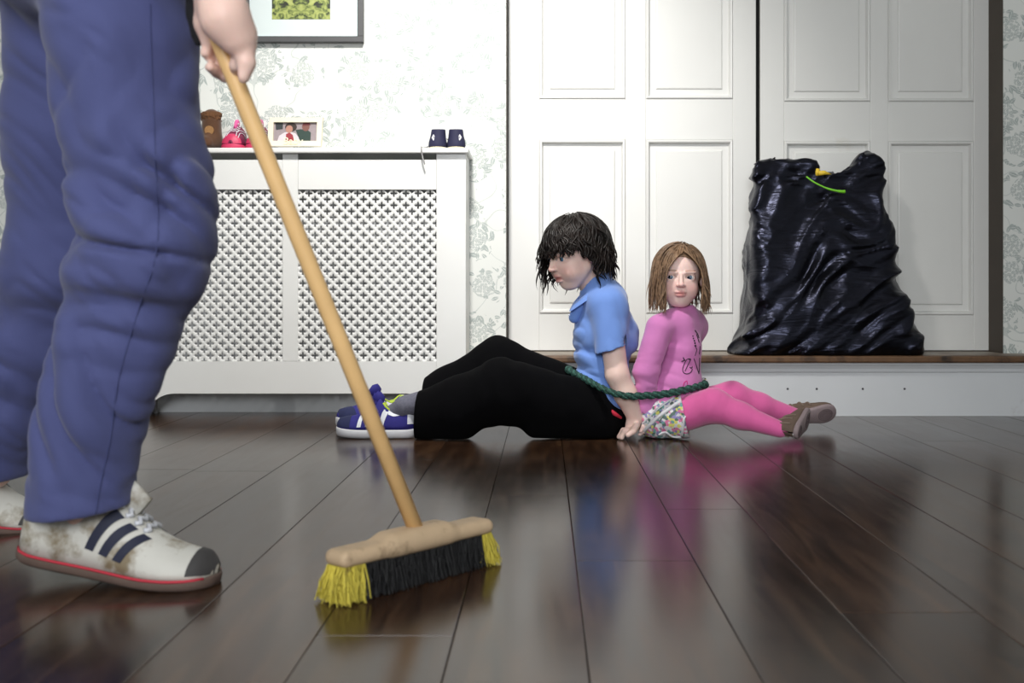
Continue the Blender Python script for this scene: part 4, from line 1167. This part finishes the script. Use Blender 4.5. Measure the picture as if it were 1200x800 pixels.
# neckband and chest print drawn on the cloth
rc_t = raycaster(tp)
M_INK = M('black_print_ink', (34, 26, 40), .8)
def stroke(pts, r, mat, rcf, name, parent, off=.0006, sides=5, n=5):
    q = [rcf(x, y, off) for x, y in [(v.x, v.y) for v in catmull([(a, c, 0) for a, c in pts], n)]]
    q = [v for v in q if v is not None]
    if len(q) < 3: return
    b = B(); b.tube(q, r, sides); b.obj(name, mat, parent, True)
E = lambda pts: [(780+a/7.27, 360+c/7.27) for a, c in pts]       # coordinates read in the enlarged detail
stroke(E([(210, 450), (185, 440), (160, 480), (145, 530), (160, 562), (195, 565), (220, 545), (225, 525)]), .0013, M_INK, rc_t, 'chest_print', tp)
stroke(E([(165, 545), (185, 500), (208, 455), (212, 440), (190, 438)]), .0012, M_INK, rc_t, 'chest_print', tp)
stroke(E([(135, 462), (150, 455), (165, 450)]), .0016, M_INK, rc_t, 'chest_print', tp)
stroke(E([(150, 425), (156, 440), (166, 452)]), .0016, M_INK, rc_t, 'chest_print', tp)
stroke(E([(205, 510), (218, 518), (228, 505)]), .0016, M_INK, rc_t, 'chest_print', tp)
stroke(E([(240, 435), (262, 500), (282, 568)]), .0014, M_INK, rc_t, 'chest_print', tp)
stroke(E([(288, 430), (286, 500), (282, 568)]), .0014, M_INK, rc_t, 'chest_print', tp)
for (a, c, r_) in ((232, 245, .0022), (236, 265, .0024), (244, 285, .0028), (248, 305, .0028), (252, 328, .0034)):
    q = rc_t(780+a/7.27, 360+c/7.27, .0004)
    if q: B().sphere(q, r_, 8).obj('chest_print', M_INK, tp, True)
stroke(E([(255, 340), (266, 360), (258, 385), (250, 412)]), .0012, M_INK, rc_t, 'chest_print', tp)
stroke(E([(248, 195), (262, 215), (274, 235), (282, 262)]), .0020, M_INK, rc_t, 'chest_print', tp)
stroke(E([(262, 230), (272, 260), (284, 300)]), .0016, M_INK, rc_t, 'chest_print', tp)
stroke(E([(292, 330), (290, 360), (286, 400)]), .0014, M_INK, rc_t, 'chest_print', tp)
stroke(E([(150, 670), (160, 640), (180, 628), (184, 655)]), .0014, M('magenta_print', (206, 44, 132), .8), rc_t, 'chest_print', tp)

# floral shorts with white trim
def floral():
    t = N('floral_cotton'); co = t.coord(); vo = t.n('ShaderNodeTexVoronoi'); vo.inputs['Scale'].default_value = 120; t.l(co, vo.inputs['Vector'])
    nz = t.noise(co, 30, 2); sp_ = t.n('ShaderNodeSeparateColor'); t.l(vo.outputs['Color'], sp_.inputs[0])
    pal = t.ramp(sp_.outputs[0], [(0, lin(226, 224, 226)), (.34, lin(226, 224, 226)), (.36, lin(120, 170, 168)), (.5, lin(100, 120, 112)), (.62, lin(226, 222, 120)), (.72, lin(226, 130, 170)), (.85, lin(150, 140, 190))])
    pal.node.color_ramp.interpolation = 'CONSTANT'
    m = t.math('LESS_THAN', vo.outputs['Distance'], .8)
    t.l(t.mix(m, lin(226, 224, 226), pal), t.b.inputs['Base Color']); t.b.inputs['Roughness'].default_value = .9
    t.bump(nz, .2, .002); return t.m
so = Sdf()
so.add(ell(P(772, 489, 2.995), (.072, .098, .066)), 0)
so.add(inter(cap(P(772, 489, 2.962), P(812, 486, 2.92), .062, .068), half(P(804, 490, 2.92), (.96, -.15, .22))), .02)
so.add(inter(cap(P(780, 482, 3.05), P(835, 462, 3.07), .058, .058), half(P(829, 465, 3.07), (1, 0, .1))), .02)
so.disp(folds((1, 0, .45), 110, .0045, P(785, 488, 2.9), .09, seed=11))
so.sub(inter(cap(P(790, 486, 2.955), P(836, 474, 2.89), .055, .055), half(P(795, 488, 2.92), (-.96, .15, -.22))), .002)
so.cut((0, 0, .0015), (0, 0, -1), .003)
sh_o = so.obj('floral_shorts', (.24, 2.80, 0), (.58, 3.2, .21), .0026, floral(), girl, margin=.02)
rc_s = raycaster(sh_o); M_TRIM = M('white_cotton_trim', (228, 228, 232), .9, .05, 60, .4, 400)
stroke([(753, 507), (766, 493), (783, 480), (800, 469), (815, 461)], .0058, M_TRIM, rc_s, 'white_trim', sh_o, .001, 7)
stroke([(752, 498), (762, 487), (776, 475), (790, 466)], .0030, M_TRIM, rc_s, 'white_trim', sh_o, .001, 7)
stroke([(772, 509), (780, 506), (788, 511), (799, 511.5)], .0034, M_TRIM, rc_s, 'white_trim', sh_o, .001, 7)
stroke([(799, 511), (801, 497), (803, 483), (808, 471), (813, 465)], .0036, M_TRIM, rc_s, 'white_trim', sh_o, .001, 7)

M_TIGHT = M('pink_tights', (230, 102, 168), .8, .06, 30, .3, 800, sheen=.4)
ti = Sdf()
ti.chain([P(792, 487, 2.952), P(836, 475, 2.888), P(868, 487, 2.866), P(914, 503, 2.822)], [.054, .0475, .0365, .0235], .02)
ti.cut((0, 0, .0015), (0, 0, -1), .002)
ti2 = Sdf().chain([P(800, 478, 3.07), P(858, 465, 3.06), P(890, 475, 3.07), P(932, 488, 3.09)], [.052, .0455, .0365, .026], .02)
ti.add(ti2.ev, .002); ti.disp(folds((1, 0, -.4), 300, .0008, P(840, 470, 2.87), .06, warp=.01, seed=1))
ti.obj('tights', (.36, 2.78, 0), (.82, 3.16, .24), .003, M_TIGHT, girl)
# brown shoes, soles turned out
M_BR = M('brown_shoe_suede', (106, 88, 76), .8, .25, 50, .4, 250); M_BS = M('mauve_grey_rubber', (150, 134, 136), .7, .15, 80, .3, 300)
def girl_shoe(mtx, rim):
    s_ = Shoe(.142, .064, .056, .012, [(0, .7), (.03, 1.0), (.2, 1.05), (.36, 1.0), (.5, .86), (.65, .72), (.8, .62), (.92, .5), (1, .2)], .004, .35)
    u_ = s_.build('shoe', mtx, girl, M_BR, M_BS)
    for t0 in (.10, .30, .46):
        b = B(); b.tube([mtx @ s_.pt(t0, .06+.88*k/14, .0012) for k in range(15)], .0032, 6); b.obj('strap', M('worn_strap', (128, 112, 98), .8, .3, 80), u_, True)
    # swirl tread on the ball and heel of the sole
    for cx_, cr in ((.74, .022), (.16, .016)):
        for k in range(4):
            r_ = cr*(1-.24*k); b = B()
            pts = [mtx @ Vector((s_.L*cx_+r_*math.cos(a*2*math.pi/24), r_*.95*math.sin(a*2*math.pi/24), s_.base(cx_)-.0002)) for a in range(25)]
            b.tube(pts, .0013, 5); b.obj('tread_ring', M('dark_tread', (96, 82, 84), .8), u_, True)
    b = B(); b.tube([mtx @ Vector((s_.L*t, sg*itp(t, WK)*s_.W/2*1.05, s_.st*1.0+s_.base(t))) for t, sg in [(x_, 1) for x_ in np.linspace(.0, 1, 16)]], .0022, 6)
    b.obj('welt', M('pale_welt', (206, 206, 204), .6), u_, True)
ka = P(938, 505, 2.86)
girl_shoe(frame((.707, 2.778, .036), (.45, .78, .24), (-.85, .50, .15)), 1)
girl_shoe(frame((.775, 3.10, .036), (.98, .12, .12), (-.22, .86, .46)), 0)

# hair of the girl
def win_g(p, phi):
    if p.y > .0:
        lim = float(np.interp(p.z, [-.6, -.3, -.05, .12, .24, .34, .42], [.25, .285, .30, .265, .19, .10, .0]))
        x0 = -.045
        if abs(p.x-x0) < lim and p.z < .42:
            sg = 1 if (phi > 0) else -1
            return Vector((x0+sg*lim, p.y, p.z))
    if p.z < -.60: return 'kill'
    return None
hair(hg, 'hair', hair_mat('light_brown_hair', (88, 66, 48), (156, 124, 96)), girl, 700, (-.10, .32, 1), lambda phi: (.92, 1.28), win_g, .22, 9, .016, .22, 1.07, capcut=[((0, .17, .10), (0, .85, -.53)), ((0, 0, -.25), (0, 0, -1))], spread=.15, hairline=lambda x: .40-.9*abs(x+.045))

# ------------------------------------------------------------------ rope round both children
rp = [P(684, 443, 2.945), P(700, 452, 2.885), P(718, 460, 2.857), P(736, 464, 2.858), P(756, 463.5, 2.872), P(776, 462, 2.885), P(797, 458, 2.903), P(815, 453.5, 2.935), P(826, 450, 2.985),
      Vector((.478, 3.06, .148)), Vector((.45, 3.15, .14)), Vector((.37, 3.205, .125)), Vector((.24, 3.215, .13)), Vector((.14, 3.18, .16)), Vector((.085, 3.10, .19)), Vector((.075, 3.02, .195))]
lp = catmull(rp+[rp[0]], 12)[:-1]
M_ROPE = M('dark_green_rope', (24, 62, 54), .7, .35, 120, .5, 500, dirt=((70, 110, 96), 140, .62))
M_ROPE2 = M('teal_rope_fleck', (52, 98, 86), .7, .4, 160, .5, 500)
rope = empty('rope', (.27, 3.03, 0), 'dark green braided rope looped around the waists of both seated children', 'rope')
# arc-length walk with a transported frame; eight plaited strands, four each way
dists = [0]; m = len(lp)
for i in range(m): dists.append(dists[-1]+(lp[(i+1) % m]-lp[i]).length)
tot = dists[-1]; NS = 560; cen = []
j = 0
for k in range(NS):
    s_ = tot*k/NS
    while dists[j+1] < s_: j += 1
    f = (s_-dists[j])/(dists[j+1]-dists[j]); cen.append(lp[j].lerp(lp[(j+1) % m], f))
turns = round(tot/.055)
for st in range(8):
    dr = 1 if st % 2 == 0 else -1; pts = []
    for k in range(NS):
        t = (cen[(k+1) % NS]-cen[k-1]).normalized(); u = Vector((0, 0, 1)); u = (u-t*u.z).normalized(); sd_ = t.cross(u)
        a = dr*2*math.pi*turns*k/NS+st*math.pi/4
        rr = .0086+.0030*math.sin(8*math.pi*turns*k/NS+st*math.pi/2)*dr
        pts.append(cen[k]+u*math.sin(a)*rr+sd_*math.cos(a)*rr)
    b = B(); b.tube(pts+[pts[0]], .0042, 5, cap=False); b.obj('strand', M_ROPE if st % 4 < 3 else M_ROPE2, rope, True)
b = B(); b.sphere(P(826, 451, 2.975), (.013, .013, .011), 12); b.obj('knot', M_ROPE, rope, True)

# ------------------------------------------------------------------ standing adult with the broom
man = empty('person', (-.70, 1.55, 0), 'adult in blue work trousers and dirty white striped trainers pushing the broom', 'person')
M_WORK = M('blue_work_trousers', (74, 80, 128), .85, .10, 9, .45, 500, sheen=.15, dirt=((110, 114, 150), 4, .70))
Yn = 1.42
leg = [(125, -60, 86), (143, 60, 78), (155, 150, 77), (165, 220, 76), (168, 290, 74), (150, 350, 66), (125, 420, 59), (108, 490, 55), (97, 560, 55), (90, 612, 60)]
sc = F/Yn
trs = Sdf()
trs.add(ell((-.72, 1.52, .98), (.15, .19, .15)), 0)
trs.chain([P(a, c, Yn+.05*i/9) for i, (a, c, r_) in enumerate(leg)], [r_/sc for _, _, r_ in leg], .05)
far = [Vector((-.75, 1.60, .93)), Vector((-.80, 1.68, .70)), Vector((-.835, 1.72, .49)), Vector((-.905, 1.76, .34)), Vector((-.975, 1.79, .21)), Vector((-1.01, 1.81, .11))]
trs.add(inter(cap(far[0], far[1], .115, .10)), .03).chain(far[1:], [.10, .088, .075, .07, .07], .04)
kn = P(165, 330, Yn-.05)
trs.disp(crease((.18, 0, 1), 28, 5, .075, P(120, 300, Yn-.07), .13, seed=1))            # creases behind the knee
trs.disp(crease((.80, 0, .60), 21, 4, .075, P(150, 170, Yn-.08), .17, seed=3))
trs.disp(crease((.85, 0, -.52), 19, 4, .070, P(205, 170, Yn-.06), .15, seed=6))
trs.disp(crease((.90, 0, .38), 20, 4, .065, P(110, 470, Yn-.05), .14, seed=4))
trs.disp(crease((.45, 0, 1), 26, 6, .055, P(115, 570, Yn-.03), .09, seed=7))
trs.disp(crease((.3, .3, 1), 20, 5, .04, tuple(far[3]), .25, seed=9))
trs.disp(crease((.6, .2, .8), 34, 12, .014, seed=21)).disp(lambda p: (vnoise(p*16)-.5)*.006)
trs.sub(cap(P(90, 645, Yn+.05), P(90, 605, Yn+.05), .056, .05), .004)
trs.cut(P(85, 610, Yn), (-.22, -.1, -1), .004) if False else None
hemp = inter(half(P(80, 606, Yn), (.12, -.25, -1)), half((-.85, 0, 0), (-1, 0, 0)))
trs.ops.append((1, lambda p: -np.maximum(half(P(80, 611, Yn-.02), (.10, .04, -1))(p), -2.0), .004))
trs.obj('work_trousers', (-1.2, 1.26, .05), (-.42, 1.95, 1.14), .0045, M_WORK, man, margin=.05)
tro = [o for o in C.objects if o.name.startswith('work_trousers')][0]; rc_m = raycaster(tro)
stroke([(176, 5), (177, 60), (180, 130), (183, 210), (184, 290), (160, 370), (140, 440), (128, 520), (116, 575), (112, 604)], .0011, M('blue_seam_thread', (66, 72, 116), .9), rc_m, 'side_seam', tro, .0003, 5, 8)
# body: one continuous figure (mostly above the frame), hand closed on the handle
mb = Sdf()
mb.add(cap((-.72, 1.52, .98), (-.62, 1.50, 1.30), .12, .13), 0).add(cap((-.61, 1.36, 1.38), (-.61, 1.64, 1.38), .07), .06)
hm = Head((-.50, 1.50, 1.62), (.85, .1, -.52), (.5, .05, .85), .225); hm.sculpt(mb)
mb.add(cap(hm.w((0, -.1, -.3)), (-.60, 1.50, 1.40), .058, .06), .03)
Yh = 1.325
wr = P(257, -25, 1.325); elb = Vector((-.62, 1.15, 1.05))
mb.chain([Vector((-.61, 1.34, 1.38)), elb, wr], [.052, .042, .030], .02)
mb.chain([P(256, -10, 1.318), P(264, 22, 1.312), P(277, 46, 1.318)], [.030, .0285, .022], .02)                 # back of the hand
mb.chain([P(268, 14, 1.318), P(283, 40, 1.326), P(287, 58, 1.328)], [.022, .017, .0135], .012)                # knuckle side
mb.chain([P(286, 56, 1.325), P(289, 74, 1.322), P(285.5, 91, 1.322)], [.0125, .0115, .0088], .006)            # thumb / index down the handle
hl = lambda py: P(262+(py-60)*.398, py, 1.35+(py-60)*.0002)
for k, (kx, ky, tx, ty) in enumerate(((284, 48, 243, 49), (285, 62, 239.5, 62), (282, 76, 245, 78.5))):
    c_ = hl(ky+14)
    mb.chain([P(kx-4, ky, 1.335), P(kx-3, ky+12, 1.372), P(kx-18, ky+14, 1.386), P(tx+9, ty+6, 1.372), P(tx+1, ty, 1.352)], [.0112, .0100, .0090, .0086, .0076], .002)
mb.chain([P(244, 8, 1.33), P(243, 28, 1.345), P(246, 44, 1.352)], [.018, .016, .0115], .012)                   # heel of the hand
mb.chain([Vector((-.61, 1.66, 1.38)), Vector((-.50, 1.72, 1.12)), Vector((-.40, 1.55, .98))], [.052, .042, .03], .02)
mb.chain([Vector((-.40, 1.55, .98)), Vector((-.38, 1.50, .94))], [.032, .026], .02)
for k in range(4): mb.chain([Vector((-.385+.012*k, 1.49, .945-.008*k)), Vector((-.375+.012*k, 1.455, .925-.008*k)), Vector((-.40+.012*k, 1.44, .91-.008*k))], [.011, .0105, .009], .005)
mb.chain([P(130, -40, Yn), P(160, 150, Yn+.02), P(165, 290, Yn+.02), P(97, 560, Yn+.05), P(97, 622, Yn+.06)], [.06, .06, .05, .034, .022], .03)
mb.chain([far[0], far[1], far[2], far[3], far[5], (-1.05, 1.82, .075)], [.06, .06, .05, .04, .035, .022], .03)
mb.obj('body', (-1.2, 1.18, .02), (-.25, 2.0, 1.80), .0048, SKIN, man, hm.colour((240, 204, 190), (180, 100, 95), (70, 50, 40), (226, 160, 148)))
hm.eyes((.85, .1, -.6), man, M('blue_iris', (82, 120, 150), .15))
hair(hm, 'hair', hair_mat('dark_brown_hair2', (24, 18, 15), (54, 40, 30)), man, 160, (0, -.1, 1), lambda phi: (.3, .4), lambda p, phi: 'kill' if (p.y > .15 and p.z < .25) else None, .05, 3, .02, .2, 1.05, capcut=[((0, .25, .2), (0, .75, -.66)), ((0, 0, -.1), (0, 0, -1))])
M_JUMP = M('black_jumper', (22, 22, 26), .95, .15, 60, .6, 400)
jp = Sdf().add(cap((-.72, 1.52, 1.00), (-.62, 1.50, 1.30), .15, .155), 0).add(cap((-.61, 1.36, 1.37), (-.61, 1.64, 1.37), .09), .06)
jp.chain([Vector((-.61, 1.34, 1.38)), elb, P(255, -32, 1.33)], [.07, .058, .046], .02).chain([P(238, -40, 1.345), P(231, 15, 1.352), P(233, 52, 1.356)], [.03, .012, .010], .012)
jp.chain([Vector((-.61, 1.66, 1.38)), Vector((-.50, 1.72, 1.12)), Vector((-.42, 1.57, 1.0))], [.07, .058, .045], .02)
jp.disp(folds((.2, 0, 1), 60, .005, seed=2)).sub(cap(P(256, -30, 1.325), P(266, 20, 1.315), .033, .034), .003)
jp.obj('jumper', (-1.0, 1.15, .72), (-.30, 1.95, 1.50), .005, M_JUMP, man, margin=.02)
# dirty white trainers
M_DW = M('scuffed_white_leather', (206, 204, 196), .6, .10, 20, .3, 120, dirt=((134, 120, 96), 22, .50)); M_GS = M('grey_brown_sole', (96, 78, 70), .8, .2, 40, .3, 200)
M_NS = M('navy_stripe', (32, 36, 58), .7, .12, 60, .2, 250); M_TC = M('dark_toe_rubber', (62, 60, 60), .7, .2, 50); M_RD = M('red_lining', (190, 50, 66), .7)
def man_shoe(mtx):
    s_ = Shoe(.312, .104, .098, .017, [(0, .46), (.02, .78), (.06, 1.06), (.14, 1.14), (.24, 1.12), (.34, 1.12), (.40, 1.18), (.46, 1.04), (.55, .80), (.65, .62), (.76, .47), (.86, .40), (.94, .34), (1, .12)], .010, .42)
    u_ = s_.build('shoe', mtx, man, M_DW, M_GS)
    for t0 in (.415, .49, .565): s_.patch('stripe', mtx, u_, M_NS, t0-.02, t0+.025, .05, .34, -.0+.10, .0014, 8, 3)
    s_.patch('toe_cap', mtx, u_, M_TC, .90, .995, .03, .5, 0, .0015, 10, 5)
    for sg in (1, -1):
        b = B(); b.tube([mtx @ Vector((s_.L*t, sg*itp(t, WK)*s_.W/2*1.055, s_.st*.95+s_.base(t))) for t in np.linspace(.01, .97, 30)], .0022, 6); b.obj('red_welt', M_RD, u_, True)
    for sd_ in (0, 1):
        b = B(); b.tube([mtx @ s_.pt(.08+.30*k/12, (.36 if sd_ == 0 else .64), .001) for k in range(13)], .003, 6); b.obj('red_lining', M_RD, u_, True)
    b = B(); c = s_.pt(.43, .5)
    b.tube([mtx @ (c+Vector((.05, 0, -.022))), mtx @ (c+Vector((.012, 0, .004))), mtx @ (c+Vector((-.016, 0, .010)))], [.020, .022, .012], 10, flat=.4); b.obj('tongue', M_DW, u_, True)
    s_.laces(mtx, u_, M('white_lace', (214, 216, 222), .8, .1, 60), (.50, .55, .60, .65), .004, False)
    b = B(); c = [s_.pt(.16+.022*math.cos(a*2*math.pi/16), .30+.05*math.sin(a*2*math.pi/16), .0012) for a in range(17)]
    b.tube([mtx @ p for p in c], .0014, 5); b.obj('embossed_ring', M('grey_ring', (150, 150, 150), .7), u_, True)
man_shoe(frame((-.790, 1.500, .030), (.98, -.12, -.135), (.135, 0, 1)))
man_shoe(frame((-1.215, 1.83, .062), (.95, -.04, -.27), (.27, 0, .95)))
